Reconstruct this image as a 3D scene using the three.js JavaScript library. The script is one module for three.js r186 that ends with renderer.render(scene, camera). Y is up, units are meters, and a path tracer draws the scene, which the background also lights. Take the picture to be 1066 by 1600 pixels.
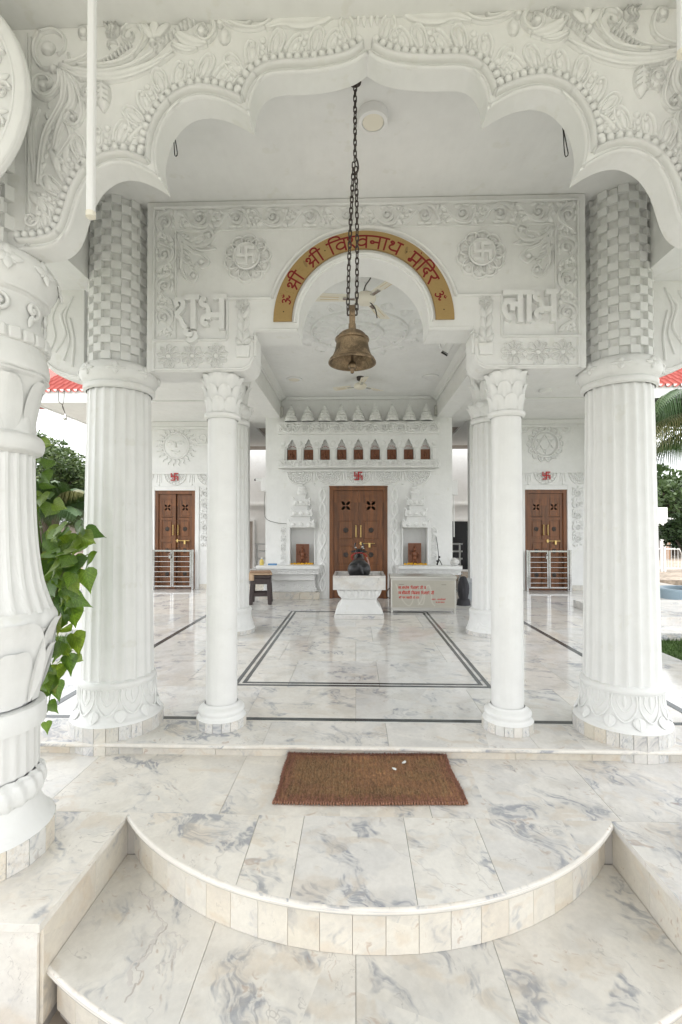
import * as THREE from 'three';
import { mergeGeometries, mergeVertices, toCreasedNormals } from 'three/addons/utils/BufferGeometryUtils.js';
import { RoundedBoxGeometry } from 'three/addons/geometries/RoundedBoxGeometry.js';

// ---------------------------------------------------------------- camera, sky, sun, exposure
const scene = new THREE.Scene();
const F = 750, VPX = 556, HOR = 825, EYE = 1.32, CAMX = -0.05, PITCH = 0.014;
const camera = new THREE.PerspectiveCamera(2 * Math.atan(800 / F) * 180 / Math.PI, 1066 / 1600, 0.05, 600);
camera.position.set(CAMX, EYE, 0);
camera.rotation.order = 'YXZ';
camera.rotation.set(PITCH, Math.atan((VPX - 533) / F), 0);
const SHIFT = HOR - 800 - F * Math.tan(PITCH);
camera.setViewOffset(1066, 1600, 0, -SHIFT, 1066, 1600);
camera.updateMatrixWorld(true);
scene.add(camera);

const renderer = new THREE.WebGLRenderer({ antialias: true });
renderer.setSize(682, 1024);
renderer.toneMapping = THREE.LinearToneMapping;
renderer.toneMappingExposure = 2.72;
renderer.shadowMap.enabled = true;

// pale overcast sky: a float equirectangular map, a little brighter high up
{
  const w = 128, h = 64, d = new Float32Array(w * h * 4);
  for (let j = 0; j < h; j++) for (let i = 0; i < w; i++) {
    const el = ((j + .5) / h - .5) * Math.PI, up = Math.max(0, Math.sin(el));
    const az = (i + .5) / w * Math.PI * 2;
    const cl = 1 + .06 * Math.sin(az * 3 + el * 4) * Math.cos(el) + .04 * Math.sin(az * 7 - el * 9) * Math.cos(el);
    const L = (el > 0 ? .80 + .38 * up : .42) * cl;
    d.set([L * .98, L * 1.0, L * 1.03, 1], (j * w + i) * 4);
  }
  const t = new THREE.DataTexture(d, w, h, THREE.RGBAFormat, THREE.FloatType);
  t.mapping = THREE.EquirectangularReflectionMapping; t.magFilter = t.minFilter = THREE.LinearFilter; t.needsUpdate = true;
  scene.background = t; scene.environment = t;
}
const sun = new THREE.DirectionalLight(0xfff6e8, 0.5);
sun.position.set(-3, 14, .5); sun.target.position.set(0, 0, -3);
sun.castShadow = true; sun.shadow.radius = 26; sun.shadow.mapSize.set(2048, 2048);
Object.assign(sun.shadow.camera, { left: -16, right: 16, top: 16, bottom: -16, near: 1, far: 60 });
scene.add(sun, sun.target);

// ---------------------------------------------------------------- helpers
let seed = 12345;
const rnd = () => { seed = (seed + 0x6D2B79F5) | 0; let t = Math.imul(seed ^ (seed >>> 15), 1 | seed); t = (t + Math.imul(t ^ (t >>> 7), 61 | t)) ^ t; return ((t ^ (t >>> 14)) >>> 0) / 4294967296; };
const rr = (a, b) => a + (b - a) * rnd();
const V3 = (x, y, z) => new THREE.Vector3(x, y, z);
const PI = Math.PI, clamp = (x, a, b) => Math.min(b, Math.max(a, x)), lerp = (a, b, t) => a + (b - a) * t, sst = (a, b, x) => { const t = clamp((x - a) / (b - a), 0, 1); return t * t * (3 - 2 * t); };
function ray(px, py) { return V3((px - 533) / F, -(py - 800 - SHIFT) / F, -1).applyQuaternion(camera.quaternion); }
function at(px, py, dist) { const d = ray(px, py), k = -dist / d.z; return V3(CAMX + d.x * k, EYE + d.y * k, -dist); }      // photo pixel -> point on the plane `dist` metres ahead
function onY(px, py, y) { const d = ray(px, py), k = (y - EYE) / d.y; return V3(CAMX + d.x * k, y, d.z * k); }               // photo pixel -> point on a level surface

const names = {};
function numbered(n) { const k = names[n] = (names[n] ?? -1) + 1; return k ? `${n}_${String(k).padStart(3, '0')}` : n; }
function tag(o, label, category, group) { o.userData.label = label; o.userData.category = category; if (group) o.userData.group = group; return o; }
function setting(o, label) { o.userData.kind = 'structure'; if (label) o.userData.label = label; return o; }
function thing(name, label, category, pos = [0, 0, 0], turn = 0, group) {
  const o = new THREE.Group(); o.name = numbered(name); o.position.set(...pos); o.rotation.y = turn; scene.add(o);
  return tag(o, label, category, group);
}
function uvBox(g, k = 1) {                 // uv in metres, from the side a face points to
  if (g.userData.metric) return g;
  if (!g.attributes.normal) g.computeVertexNormals();
  const p = g.attributes.position, n = g.attributes.normal, uv = new Float32Array(p.count * 2);
  for (let i = 0; i < p.count; i++) {
    const ax = Math.abs(n.getX(i)), ay = Math.abs(n.getY(i)), az = Math.abs(n.getZ(i));
    let u, v;
    if (ay >= ax && ay >= az) { u = p.getX(i); v = p.getZ(i); } else if (ax >= az) { u = p.getZ(i); v = p.getY(i); } else { u = p.getX(i); v = p.getY(i); }
    uv[i * 2] = u * k; uv[i * 2 + 1] = v * k;
  }
  g.setAttribute('uv', new THREE.BufferAttribute(uv, 2)); g.userData.metric = true; return g;
}
function merge(list) {
  list = list.flat(9).filter(Boolean).map((g) => { const h = g.index ? g.toNonIndexed() : g; for (const k of Object.keys(h.attributes)) if (!['position', 'normal', 'uv'].includes(k)) h.deleteAttribute(k); if (!h.attributes.uv) h.setAttribute('uv', new THREE.BufferAttribute(new Float32Array(h.attributes.position.count * 2), 2)); return h; });
  return list.length === 1 ? list[0] : mergeGeometries(list);
}
function obj(name, geos, mat, parent = scene, pos, rot) {
  const g = Array.isArray(geos) ? merge(geos) : geos;
  if (mat.userData.metric) uvBox(g);
  const m = new THREE.Mesh(g, mat); m.name = parent === scene ? numbered(name) : name; m.castShadow = m.receiveShadow = true;
  if (pos) m.position.set(...pos); if (rot) m.rotation.set(...rot);
  parent.add(m); return m;
}
const mv = (g, x = 0, y = 0, z = 0) => g.translate(x, y, z);
const rot = (g, x = 0, y = 0, z = 0) => { if (x) g.rotateX(x); if (y) g.rotateY(y); if (z) g.rotateZ(z); return g; };
const box = (w, h, d, x = 0, y = 0, z = 0) => mv(new THREE.BoxGeometry(w, h, d), x, y, z);
const bb = (x0, x1, y0, y1, z0, z1) => box(x1 - x0, y1 - y0, z1 - z0, (x0 + x1) / 2, (y0 + y1) / 2, (z0 + z1) / 2);
const rbox = (w, h, d, r, x = 0, y = 0, z = 0, s = 2) => mv(new RoundedBoxGeometry(w, h, d, s, r), x, y, z);
const rbb = (x0, x1, y0, y1, z0, z1, r = .006) => rbox(x1 - x0, y1 - y0, z1 - z0, r, (x0 + x1) / 2, (y0 + y1) / 2, (z0 + z1) / 2, 1);
const cyl = (r0, r1, h, x = 0, y = 0, z = 0, s = 24) => mv(new THREE.CylinderGeometry(r0, r1, h, s), x, y, z);
const ball = (r, x = 0, y = 0, z = 0, a = 12, b = 8) => mv(new THREE.SphereGeometry(r, a, b), x, y, z);
function tube(pts, r, n = 24, s = 6, closed = false) { return new THREE.TubeGeometry(new THREE.CatmullRomCurve3(pts.map((p) => p.isVector3 ? p : V3(...p)), closed), n, r, s, closed); }
function lathe(profile, seg, mod) {        // profile of [radius, height]; mod(angle, height, radius) -> radius
  const n = profile.length, pos = [], idx = [];
  for (let j = 0; j < n; j++) for (let i = 0; i <= seg; i++) {
    const a = i / seg * PI * 2, r = mod ? mod(a, profile[j][1], profile[j][0], j) : profile[j][0];
    pos.push(Math.sin(a) * r, profile[j][1], Math.cos(a) * r);
  }
  for (let j = 0; j < n - 1; j++) for (let i = 0; i < seg; i++) { const a = j * (seg + 1) + i, b = a + seg + 1; idx.push(a, a + 1, b, b, a + 1, b + 1); }
  const g = new THREE.BufferGeometry(); g.setAttribute('position', new THREE.Float32BufferAttribute(pos, 3)); g.setIndex(idx);
  return toCreasedNormals(g, .7);
}
function smooth(list, n = 4) {             // a denser profile through the given points
  const c = new THREE.CatmullRomCurve3(list.map(([r, y]) => V3(r, y, 0)), false, 'centripetal');
  return c.getPoints((list.length - 1) * n).map((p) => [Math.max(.0005, p.x), p.y]);
}
function prism(pts, depth, bevel = 0, holes = []) {   // outline in x, y pulled out along z, front at z = 0
  const s = new THREE.Shape(pts.map((p) => new THREE.Vector2(p[0], p[1])));
  for (const h of holes) s.holes.push(new THREE.Path(h.map((p) => new THREE.Vector2(p[0], p[1]))));
  const g = new THREE.ExtrudeGeometry(s, { depth: depth - 2 * bevel, bevelEnabled: bevel > 0, bevelSize: bevel, bevelThickness: bevel, bevelOffset: -bevel, bevelSegments: 2, curveSegments: 24 });
  return mv(g, 0, 0, -depth + bevel);
}
const fn = (v) => typeof v === 'function' ? v : () => v;
// a raised stroke lying on the x, y plane: half-round or flat-topped section along a curve
function ribbon(pts, w, h, { n, cs = 6, flat = false, z = 0, straight = false, closed = false, groove = 0 } = {}) {
  w = fn(w); h = fn(h);
  let P, T = [];
  if (straight || pts.length === 2) {
    P = []; const L = [0]; for (let i = 1; i < pts.length; i++) L.push(L[i - 1] + Math.hypot(pts[i][0] - pts[i - 1][0], pts[i][1] - pts[i - 1][1]));
    P = pts.map((p) => [p[0], p[1]]); T = L.map((l) => l / L[L.length - 1]);
    if (pts.length === 2 && n) { P = []; T = []; for (let i = 0; i <= n; i++) { T.push(i / n); P.push([lerp(pts[0][0], pts[1][0], i / n), lerp(pts[0][1], pts[1][1], i / n)]); } }
  } else {
    const c = new THREE.CatmullRomCurve3(pts.map((p) => V3(p[0], p[1], 0)), closed, 'centripetal');
    n = n || Math.max(8, pts.length * 3); P = c.getSpacedPoints(n).map((p) => [p.x, p.y]); T = P.map((_, i) => i / n);
  }
  const S = flat ? [-1, -.86, .86, 1] : Array.from({ length: cs + 1 }, (_, j) => -Math.cos(j / cs * PI));
  const Hs = S.map((s) => flat ? (Math.abs(s) > .9 ? 0 : 1) : Math.sqrt(Math.max(0, 1 - s * s)) * (1 - groove * Math.exp(-Math.pow(s / .28, 2))));
  const pos = [], idx = [], m = S.length, N = P.length;
  const rings = []; for (let i = 0; i < N; i++) rings.push([i, 1]);
  if (!closed) { rings.unshift([0, 0]); rings.push([N - 1, 0]); }
  for (const [i, cap] of rings) {
    const a = P[Math.max(0, i - 1)], b = P[Math.min(N - 1, i + 1)], dx = b[0] - a[0], dy = b[1] - a[1], l = Math.hypot(dx, dy) || 1;
    const nx = -dy / l, ny = dx / l, ww = w(T[i]), hh = h(T[i]) * cap;
    for (let j = 0; j < m; j++) pos.push(P[i][0] + nx * ww * S[j], P[i][1] + ny * ww * S[j], z - .003 + Hs[j] * hh + (cap ? .003 : 0));
  }
  for (let r = 0; r < rings.length - 1; r++) for (let j = 0; j < m - 1; j++) { const a = r * m + j, b = a + m; idx.push(a, b, a + 1, b, b + 1, a + 1); }
  const g = new THREE.BufferGeometry(); g.setAttribute('position', new THREE.Float32BufferAttribute(pos, 3)); g.setIndex(idx);
  return flat ? toCreasedNormals(g, .6) : (g.computeVertexNormals(), g);
}
function dome(x, y, rx, ry, h, a = 0, seg = 10, rings = 3, z = 0) {
  const g = new THREE.SphereGeometry(1, seg, rings, 0, PI * 2, 0, PI / 2); g.rotateX(PI / 2); g.scale(rx, ry, h); if (a) g.rotateZ(a); return g.translate(x, y, z - .002);
}
const dir = (x, y, a, l) => [x + Math.cos(a) * l, y + Math.sin(a) * l];
function petal(x, y, a, len, wid, h, bend = 0) {      // a teardrop leaf on the plane, from its root outwards
  const pts = []; for (let i = 0; i <= 6; i++) { const t = i / 6, b = a + bend * t; pts.push([x + Math.cos(b) * len * t, y + Math.sin(b) * len * t]); }
  return ribbon(pts, (t) => wid * (.12 + .88 * Math.pow(Math.sin(PI * Math.pow(clamp(t, .001, .999), .8)), .75)), (t) => h * (.35 + .65 * Math.sin(PI * Math.min(1, t * .9 + .08))), { n: 8, cs: 4 });
}
function spiral(x, y, r0, r1, a0, turns, n = 18) { const o = []; for (let i = 0; i <= n; i++) { const t = i / n, a = a0 + turns * PI * 2 * t, r = lerp(r0, r1, Math.pow(t, .8)); o.push([x + Math.cos(a) * r, y + Math.sin(a) * r]); } return o; }
const onWall = (g, x, y, z, ry = 0) => { if (ry) g.rotateY(ry); return g.translate(x, y, z); };
const flipX = (g) => { g.scale(-1, 1, 1); if (g.index) { const a = g.index.array; for (let i = 0; i < a.length; i += 3) { const t = a[i]; a[i] = a[i + 1]; a[i + 1] = t; } } else { for (const k of Object.keys(g.attributes)) { const A = g.attributes[k], s = A.itemSize, q = A.array; for (let i = 0; i < A.count; i += 3) for (let c = 0; c < s; c++) { const t = q[i * s + c]; q[i * s + c] = q[(i + 1) * s + c]; q[(i + 1) * s + c] = t; } } } if (g.attributes.normal) g.computeVertexNormals(); return g; };

// naive surface nets for the few organic forms
function sdfMesh(f, [x0, y0, z0], [x1, y1, z1], c) {
  const nx = Math.ceil((x1 - x0) / c) + 1, ny = Math.ceil((y1 - y0) / c) + 1, nz = Math.ceil((z1 - z0) / c) + 1, D = new Float32Array(nx * ny * nz), I = (i, j, k) => (k * ny + j) * nx + i;
  for (let k = 0; k < nz; k++) for (let j = 0; j < ny; j++) for (let i = 0; i < nx; i++) D[I(i, j, k)] = f(x0 + i * c, y0 + j * c, z0 + k * c);
  const vid = new Int32Array(D.length).fill(-1), pos = [], idx = [];
  for (let k = 0; k < nz - 1; k++) for (let j = 0; j < ny - 1; j++) for (let i = 0; i < nx - 1; i++) {
    let sx = 0, sy = 0, sz = 0, n = 0;
    for (let e = 0; e < 12; e++) {
      const ax = e >> 2, b = e & 3, o = [0, 0, 0]; o[(ax + 1) % 3] = b & 1; o[(ax + 2) % 3] = b >> 1; const q = o.slice(); q[ax] = 1;
      const d0 = D[I(i + o[0], j + o[1], k + o[2])], d1 = D[I(i + q[0], j + q[1], k + q[2])];
      if ((d0 < 0) !== (d1 < 0)) { const t = d0 / (d0 - d1); sx += lerp(o[0], q[0], t); sy += lerp(o[1], q[1], t); sz += lerp(o[2], q[2], t); n++; }
    }
    if (n) { vid[I(i, j, k)] = pos.length / 3; pos.push(x0 + (i + sx / n) * c, y0 + (j + sy / n) * c, z0 + (k + sz / n) * c); }
  }
  for (let k = 1; k < nz - 1; k++) for (let j = 1; j < ny - 1; j++) for (let i = 1; i < nx - 1; i++) {
    const d = D[I(i, j, k)] < 0;
    for (let ax = 0; ax < 3; ax++) {
      const q = [i, j, k]; q[ax]++; if ((D[I(...q)] < 0) === d) continue;
      const u = (ax + 1) % 3, v = (ax + 2) % 3, g = (a, b) => { const o = [i, j, k]; o[u] -= a; o[v] -= b; return vid[I(...o)]; };
      const A = g(0, 0), B = g(1, 0), C = g(1, 1), E = g(0, 1);
      if (d) idx.push(A, B, C, A, C, E); else idx.push(A, C, B, A, E, C);
    }
  }
  const g = new THREE.BufferGeometry(); g.setAttribute('position', new THREE.Float32BufferAttribute(pos, 3)); g.setIndex(idx); g.computeVertexNormals(); return g;
}

// ---------------------------------------------------------------- noise and textures
const HT = new Float32Array(65536); for (let i = 0; i < 65536; i++) HT[i] = rnd();
const hash = (x, y, s) => HT[((x * 374761393 + y * 668265263 + s * 974711) >>> 7) & 65535];
function vnoise(x, y, p, s) { const xi = Math.floor(x), yi = Math.floor(y), fx = x - xi, fy = y - yi, u = fx * fx * (3 - 2 * fx), v = fy * fy * (3 - 2 * fy), m = (a) => ((a % p) + p) % p; const a = hash(m(xi), m(yi), s), b = hash(m(xi + 1), m(yi), s), c = hash(m(xi), m(yi + 1), s), d = hash(m(xi + 1), m(yi + 1), s); return lerp(lerp(a, b, u), lerp(c, d, u), v); }
function fbm(x, y, p, s, o = 5) { let a = .5, t = 0, n = 0; for (let i = 0; i < o; i++) { t += a * vnoise(x, y, p, s + i * 17); n += a; a *= .52; x *= 2; y *= 2; p *= 2; } return t / n; }
function dataTex(size, f, { srgb = true, rep = 1 } = {}) {
  const d = new Uint8Array(size * size * 4);
  for (let j = 0; j < size; j++) for (let i = 0; i < size; i++) { const c = f(i / size, j / size); const o = (j * size + i) * 4; d[o] = clamp(c[0], 0, 255); d[o + 1] = clamp(c[1], 0, 255); d[o + 2] = clamp(c[2], 0, 255); d[o + 3] = 255; }
  const t = new THREE.DataTexture(d, size, size); t.wrapS = t.wrapT = THREE.RepeatWrapping; t.magFilter = THREE.LinearFilter; t.minFilter = THREE.LinearMipmapLinearFilter; t.generateMipmaps = true;
  if (srgb) t.colorSpace = THREE.SRGBColorSpace; t.repeat.set(1 / rep, 1 / rep); t.needsUpdate = true; return t;
}
const mix3 = (a, b, t) => [lerp(a[0], b[0], t), lerp(a[1], b[1], t), lerp(a[2], b[2], t)];
// marble: cloudy white body, broken grey-blue streaks drawn out along one diagonal, faint threads and rusty specks
function marbleTex(size, rep, s, { streak = 1, rust = .5, cloud = .5, body = [236, 233, 228], k = 1 }) {
  return dataTex(size, (u, v) => {
    const x = u * 4 * k, y = v * 4 * k, P = 4 * k;
    const wx = fbm(x, y, P, s, 4) - .5, wy = fbm(x, y, P, s + 5, 4) - .5;
    const a = (x + y) * .8 + wx * 1.2, b = (x - y) * 1.6 + wy * 2.6;
    const cl = fbm(x * 2 + wx * 2, y * 2 + wy * 2, 4096, s + 9, 5), sp = fbm(x * 9 + wx * 3, y * 9, 4096, s + 13, 4);
    let c = mix3(body, [217, 213, 206], sst(.38, .78, cl) * cloud);
    const patch = fbm(x * .8 + wy * 1.8, y * .8 - wx * 1.8, 4096, s + 33, 4), band = fbm(a * 1.1 + wy * .8, b * 1.15, 4096, s + 21, 6), grain = fbm(a * 5 + wx * 4, b * 6, 4096, s + 23, 5);
    const st = sst(.46, .64, band) * sst(.47, .63, patch) * (.25 + .95 * sst(.36, .66, grain)) * streak;
    c = mix3(c, [146, 150, 160], clamp(st, 0, 1) * .78);
    const haze = sst(.45, .7, fbm(x * 1.6 - wy * 2, y * 1.6 + wx * 2, 4096, s + 29, 5)) * .22 * streak; c = mix3(c, [182, 184, 188], haze);
    const fine = sst(.62, .80, fbm(a * 3, b * 4.4, 4096, s + 27, 5)) * .28 * sst(.35, .6, patch) * streak; c = mix3(c, [164, 166, 172], fine);
    const th = 1 - Math.abs(fbm(a * 1.2 + wy, b * 1.1, 4096, s + 41, 5) - .5) * 2, t2 = sst(.982, .999, th) * sst(.52, .68, fbm(x * 2, y * 2, 4096, s + 3, 3));
    c = mix3(c, [134, 130, 130], t2 * .4 * streak);
    const ru = sst(.56, .76, fbm(x * 1.3 + wx * 3, y * 2 + wy * 2, 4096, s + 51, 6)) * (.5 + sp); c = mix3(c, [216, 203, 186], clamp(ru, 0, 1) * .6 * rust);
    const br = sst(.70, .80, fbm(a * 4, b * 5, 4096, s + 71, 4)) * sst(.5, .66, fbm(x, y, 4096, s + 75, 3)); c = mix3(c, [168, 140, 122], br * .5 * rust);
    const g = (hash((u * size) | 0, (v * size) | 0, s) - .5) * 5 + (fbm(x * 16, y * 16, 4096, s + 60, 2) - .5) * 9;
    return [c[0] + g, c[1] + g, c[2] + g];
  }, { rep });
}
const T = {
  marbleFloor: marbleTex(1024, 2.8, 3, { streak: .75, rust: .4, cloud: .7, body: [233, 231, 227], k: 3 }),
  marbleStep: marbleTex(1600, 2.6, 77, { streak: .8, rust: .7, cloud: .6, body: [236, 233, 227], k: 3 }),
  marbleWarm: marbleTex(768, 1.5, 140, { streak: .45, rust: .8, cloud: .8, body: [227, 223, 214], k: 2 }),
  paint: dataTex(512, (u, v) => { const n = fbm(u * 6, v * 6, 6, 7, 5), st = fbm(u * 60, v * 5, 512, 11, 3), q = fbm(u * 24, v * 24, 24, 15, 4); const k = 243 + (n - .5) * 9 + (st - .5) * 3 + (q - .5) * 6; const d = sst(.70, .8, fbm(u * 14, v * 14, 14, 19, 5)) * 7; return [k - d * .7, k - d * .75, k - d * 1.1 - 1]; }, { rep: 1.3 }),
  paintBump: dataTex(512, (u, v) => { const k = fbm(u * 40, v * 40, 40, 23, 4) * 150 + fbm(u * 100, v * 10, 512, 29, 3) * 60 + fbm(u * 8, v * 8, 8, 31, 2) * 60; return [k, k, k]; }, { srgb: false, rep: 1.3 }),
  wood: dataTex(512, (u, v) => { const w = fbm(u * 3, v * 3, 3, 41, 4), r = fbm(u * 26 + w * 2, v * 1.4, 4096, 43, 5), f = fbm(u * 190, v * 5, 4096, 47, 3); const k = .62 + r * .55 + (f - .5) * .25; return [126 * k, 80 * k, 44 * k]; }, { rep: .9 }),
  metal: dataTex(256, (u, v) => { const k = 170 + fbm(u * 4, v * 120, 4096, 53, 3) * 40 + fbm(u * 6, v * 6, 6, 57, 4) * 40; return [k, k, k]; }, { srgb: false, rep: .6 }),
  bronze: dataTex(256, (u, v) => { const n = fbm(u * 8, v * 8, 8, 61, 5), f = fbm(u * 60, v * 60, 60, 63, 3); const c = mix3([136, 118, 94], [96, 82, 64], sst(.4, .75, n)); const k = .8 + f * .4; return [c[0] * k, c[1] * k, c[2] * k]; }, { rep: .25 }),
  coir: dataTex(512, (u, v) => { const a = fbm(u * 90, v * 30, 512, 71, 3), b = fbm(u * 5, v * 5, 5, 73, 4), row = .5 + .5 * Math.sin(u * PI * 2 * 46); const k = .5 + a * .7 + row * .12 + (b - .5) * .5; return [152 * k, 114 * k, 80 * k]; }, { rep: 1 }),
  ground: dataTex(512, (u, v) => { const n = fbm(u * 8, v * 8, 8, 81, 6), f = fbm(u * 90, v * 90, 90, 83, 3); const k = .72 + n * .35 + (f - .5) * .5; return [176 * k, 162 * k, 146 * k]; }, { rep: 6 }),
  grass: dataTex(512, (u, v) => { const n = fbm(u * 9, v * 9, 9, 91, 5), f = fbm(u * 120, v * 120, 120, 93, 2); const k = .6 + n * .5 + (f - .5) * .7; return [70 * k, 96 * k, 38 * k]; }, { rep: 3 }),
  stone: dataTex(256, (u, v) => { const n = fbm(u * 8, v * 8, 8, 95, 5); const k = .8 + n * .4; return [150 * k, 140 * k, 132 * k]; }, { rep: 2 }),
};
const mat = (o, metric = true) => { const m = new THREE.MeshStandardMaterial({ side: THREE.DoubleSide, ...o }); m.userData.metric = metric; return m; };
const rgb = (r, g, b) => new THREE.Color().setRGB(r, g, b);
const M = {
  paint: mat({ color: rgb(.90, .905, .895), map: T.paint, roughness: .48, bumpMap: T.paintBump, bumpScale: .0022 }),
  paintCool: mat({ color: rgb(.90, .905, .895), map: T.paint, roughness: .36, bumpMap: T.paintBump, bumpScale: .002 }),
  ceiling: mat({ color: rgb(.90, .905, .895), map: T.paint, roughness: .7 }),
  ceilingSide: mat({ color: rgb(.90, .905, .895), map: T.paint, roughness: .6 }),
  soffitBrown: mat({ color: rgb(.42, .37, .33), map: T.paint, roughness: .8 }),
  grout: mat({ color: rgb(.44, .41, .37), roughness: .9 }),
  inlay: mat({ color: rgb(.045, .055, .058), roughness: .16 }),
  wood: mat({ map: T.wood, color: rgb(1, .96, .9), roughness: .38 }),
  woodDark: mat({ map: T.wood, color: rgb(.42, .36, .32), roughness: .5 }),
  statue: mat({ color: rgb(.20, .075, .035), roughness: .38 }),
  dark: mat({ color: rgb(.012, .011, .01), roughness: .6 }),
  steel: mat({ color: rgb(.62, .61, .58), metalness: .9, roughness: .3, roughnessMap: T.metal }),
  chrome: mat({ color: rgb(.46, .46, .45), metalness: 1, roughness: .2 }),
  brass: mat({ color: rgb(.62, .45, .18), metalness: .95, roughness: .32 }),
  bronze: mat({ map: T.bronze, color: rgb(1, .98, .95), metalness: .5, roughness: .46 }),
  iron: mat({ color: rgb(.075, .062, .055), metalness: .6, roughness: .55 }),
  red: mat({ color: rgb(.42, .02, .02), roughness: .5 }),
  roofTile: mat({ color: rgb(.40, .085, .065), roughness: .6 }),
  black: mat({ color: rgb(.018, .018, .02), roughness: .28 }),
  coir: mat({ map: T.coir, roughness: .95 }),
  white: mat({ color: rgb(.8, .8, .79), roughness: .4 }),
  cream: mat({ color: rgb(.78, .74, .63), roughness: .35 }),
  plasticBrown: mat({ color: rgb(.045, .03, .028), roughness: .4 }),
  cloth: mat({ color: rgb(.36, .24, .16), roughness: .9 }),
  marigold: mat({ color: rgb(.75, .42, .03), roughness: .8 }),
  farWhite: mat({ color: rgb(.90, .90, .89), map: T.paint, roughness: .7 }),
  glassDark: mat({ color: rgb(.02, .022, .025), roughness: .08 }),
  blue: mat({ color: rgb(.12, .28, .5), roughness: .5 }),
  ground: mat({ map: T.ground, roughness: .95 }),
  lawn: mat({ map: T.grass, roughness: .95 }),
  bark: mat({ color: rgb(.11, .085, .065), roughness: .9 }),
  stoneWall: mat({ map: T.stone, roughness: .9 }),
};
const leafMat = (r, g, b, tr = .35) => { const m = new THREE.MeshPhysicalMaterial({ color: rgb(r, g, b), roughness: .55, side: THREE.DoubleSide, transmission: tr, thickness: 0 }); m.userData.metric = false; return m; };
const marbles = { floor: [], step: [], low: [], warm: [] };
for (const [k, tex, rough, tints] of [['floor', T.marbleFloor, .09, [[.93, .93, .93], [.89, .90, .90], [.93, .915, .89], [.87, .88, .89]]], ['step', T.marbleStep, .26, [[.97, .97, .97], [.97, .955, .93], [.92, .92, .93]]], ['low', T.marbleStep, .3, [[.82, .81, .79], [.85, .845, .83], [.80, .80, .79]]], ['warm', T.marbleWarm, .35, [[.95, .93, .89], [.92, .89, .83], [.96, .95, .93], [.86, .86, .85], [.94, .90, .84]]]])
  for (const t of tints) marbles[k].push(mat({ map: tex, color: rgb(...t), roughness: rough }));
const marble = (k) => marbles[k][(rnd() * marbles[k].length) | 0];
function slabUV(g, sx = 1) {               // every slab is cut from another place of the block
  const a = rr(-.5, .5) + (rnd() < .5 ? PI : 0), ca = Math.cos(a), sa = Math.sin(a), ox = rr(0, 50), oy = rr(0, 50);
  uvBox(g); const u = g.attributes.uv; for (let i = 0; i < u.count; i++) { const x = u.getX(i), y = u.getY(i); u.setXY(i, (x * ca - y * sa) * sx + ox, x * sa + y * ca + oy); }
  return g;
}
function slab(parent, name, kind, x0, x1, z0, z1, top, th = .03, gap = .0008) {
  return obj(name, slabUV(rbb(x0 + gap, x1 - gap, top - th, top, z0 + gap, z1 - gap, .0015)), marble(kind), parent);
}
// ---------------------------------------------------------------- the setting: ground, steps, floors
const LAND = -.08, TREAD = -.28, LOW = -.46, CHORD = 2.35, EDGE = 2.95;
setting(obj('ground', slabUV(new THREE.PlaneGeometry(700, 700, 1, 1).rotateX(-PI / 2).translate(0, LOW - .06, 0)), M.ground), 'bare sandy ground round the temple');
{ // lawn in front of the steps and beside the hall
  const g = []; for (const [x0, x1, z0, z1, y] of [[-30, -5, 3.2, 30, LOW - .02], [5, 30, 3.2, 30, LOW - .02], [3.22, 4.9, -6.2, -3.6, -.1], [-4.9, -3.22, -6.2, -3.6, -.1], [-30, -4.9, -7, 2, LOW + .02], [4.95, 30, -6.2, 2, LOW + .1]]) g.push(bb(x0, x1, y - .3, y, z0, z1));
  setting(obj('lawn', g, M.lawn), 'mown green lawn beside the marble platform');
  const blades = [], one = new THREE.BufferGeometry();
  one.setAttribute('position', new THREE.Float32BufferAttribute([-.003, 0, 0, .003, 0, 0, .004, .05, .008], 3)); one.setAttribute('normal', new THREE.Float32BufferAttribute([0, .6, .8, 0, .6, .8, 0, .6, .8], 3)); one.setIndex([0, 1, 2]);
  const n = 16000, im = new THREE.InstancedMesh(one, mat({ color: rgb(.075, .14, .03), roughness: .8 }, false), n), m4 = new THREE.Matrix4(), q = new THREE.Quaternion(), e = new THREE.Euler();
  for (let i = 0; i < n; i++) { const s = rr(.6, 1.3); m4.compose(V3((rnd() < .75 ? 1 : -1) * rr(3.23, 4.9), -.102, rr(-6.19, -3.7)), q.setFromEuler(e.set(rr(-.5, .5), rr(0, 6.3), rr(-.5, .5))), V3(s, s, s)); im.setMatrixAt(i, m4); }
  im.name = 'grass_blades'; im.userData = { kind: 'stuff', label: 'short green grass blades of the lawn beside the platform', category: 'grass' }; scene.add(im);
}
const paverMats = [[.70, .68, .64], [.64, .63, .60], [.72, .70, .67]].map((c) => mat({ map: T.marbleWarm, color: rgb(...c), roughness: .6 }));
{ // paving at the foot of the steps
  const p = setting(obj('forecourt_paving', bb(-5, 5, LOW - .2, LOW - .032, -1.6, 20), M.grout), 'stone paved forecourt at the foot of the steps');
  for (let i = -5; i < 5; i++) for (let j = -2; j < 19; j++) { const z0 = Math.max(-1.55, j); obj('paver', slabUV(rbb(i + .004, i + .996, LOW - .03, LOW, z0 + .004, j + .996, .003)), paverMats[(i + j * 2 + 27) % 3], p); }
}
const arcZ = (x, R, zc) => -zc + Math.sqrt(Math.max(0, R * R - x * x));   // world z of a round step front
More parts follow.
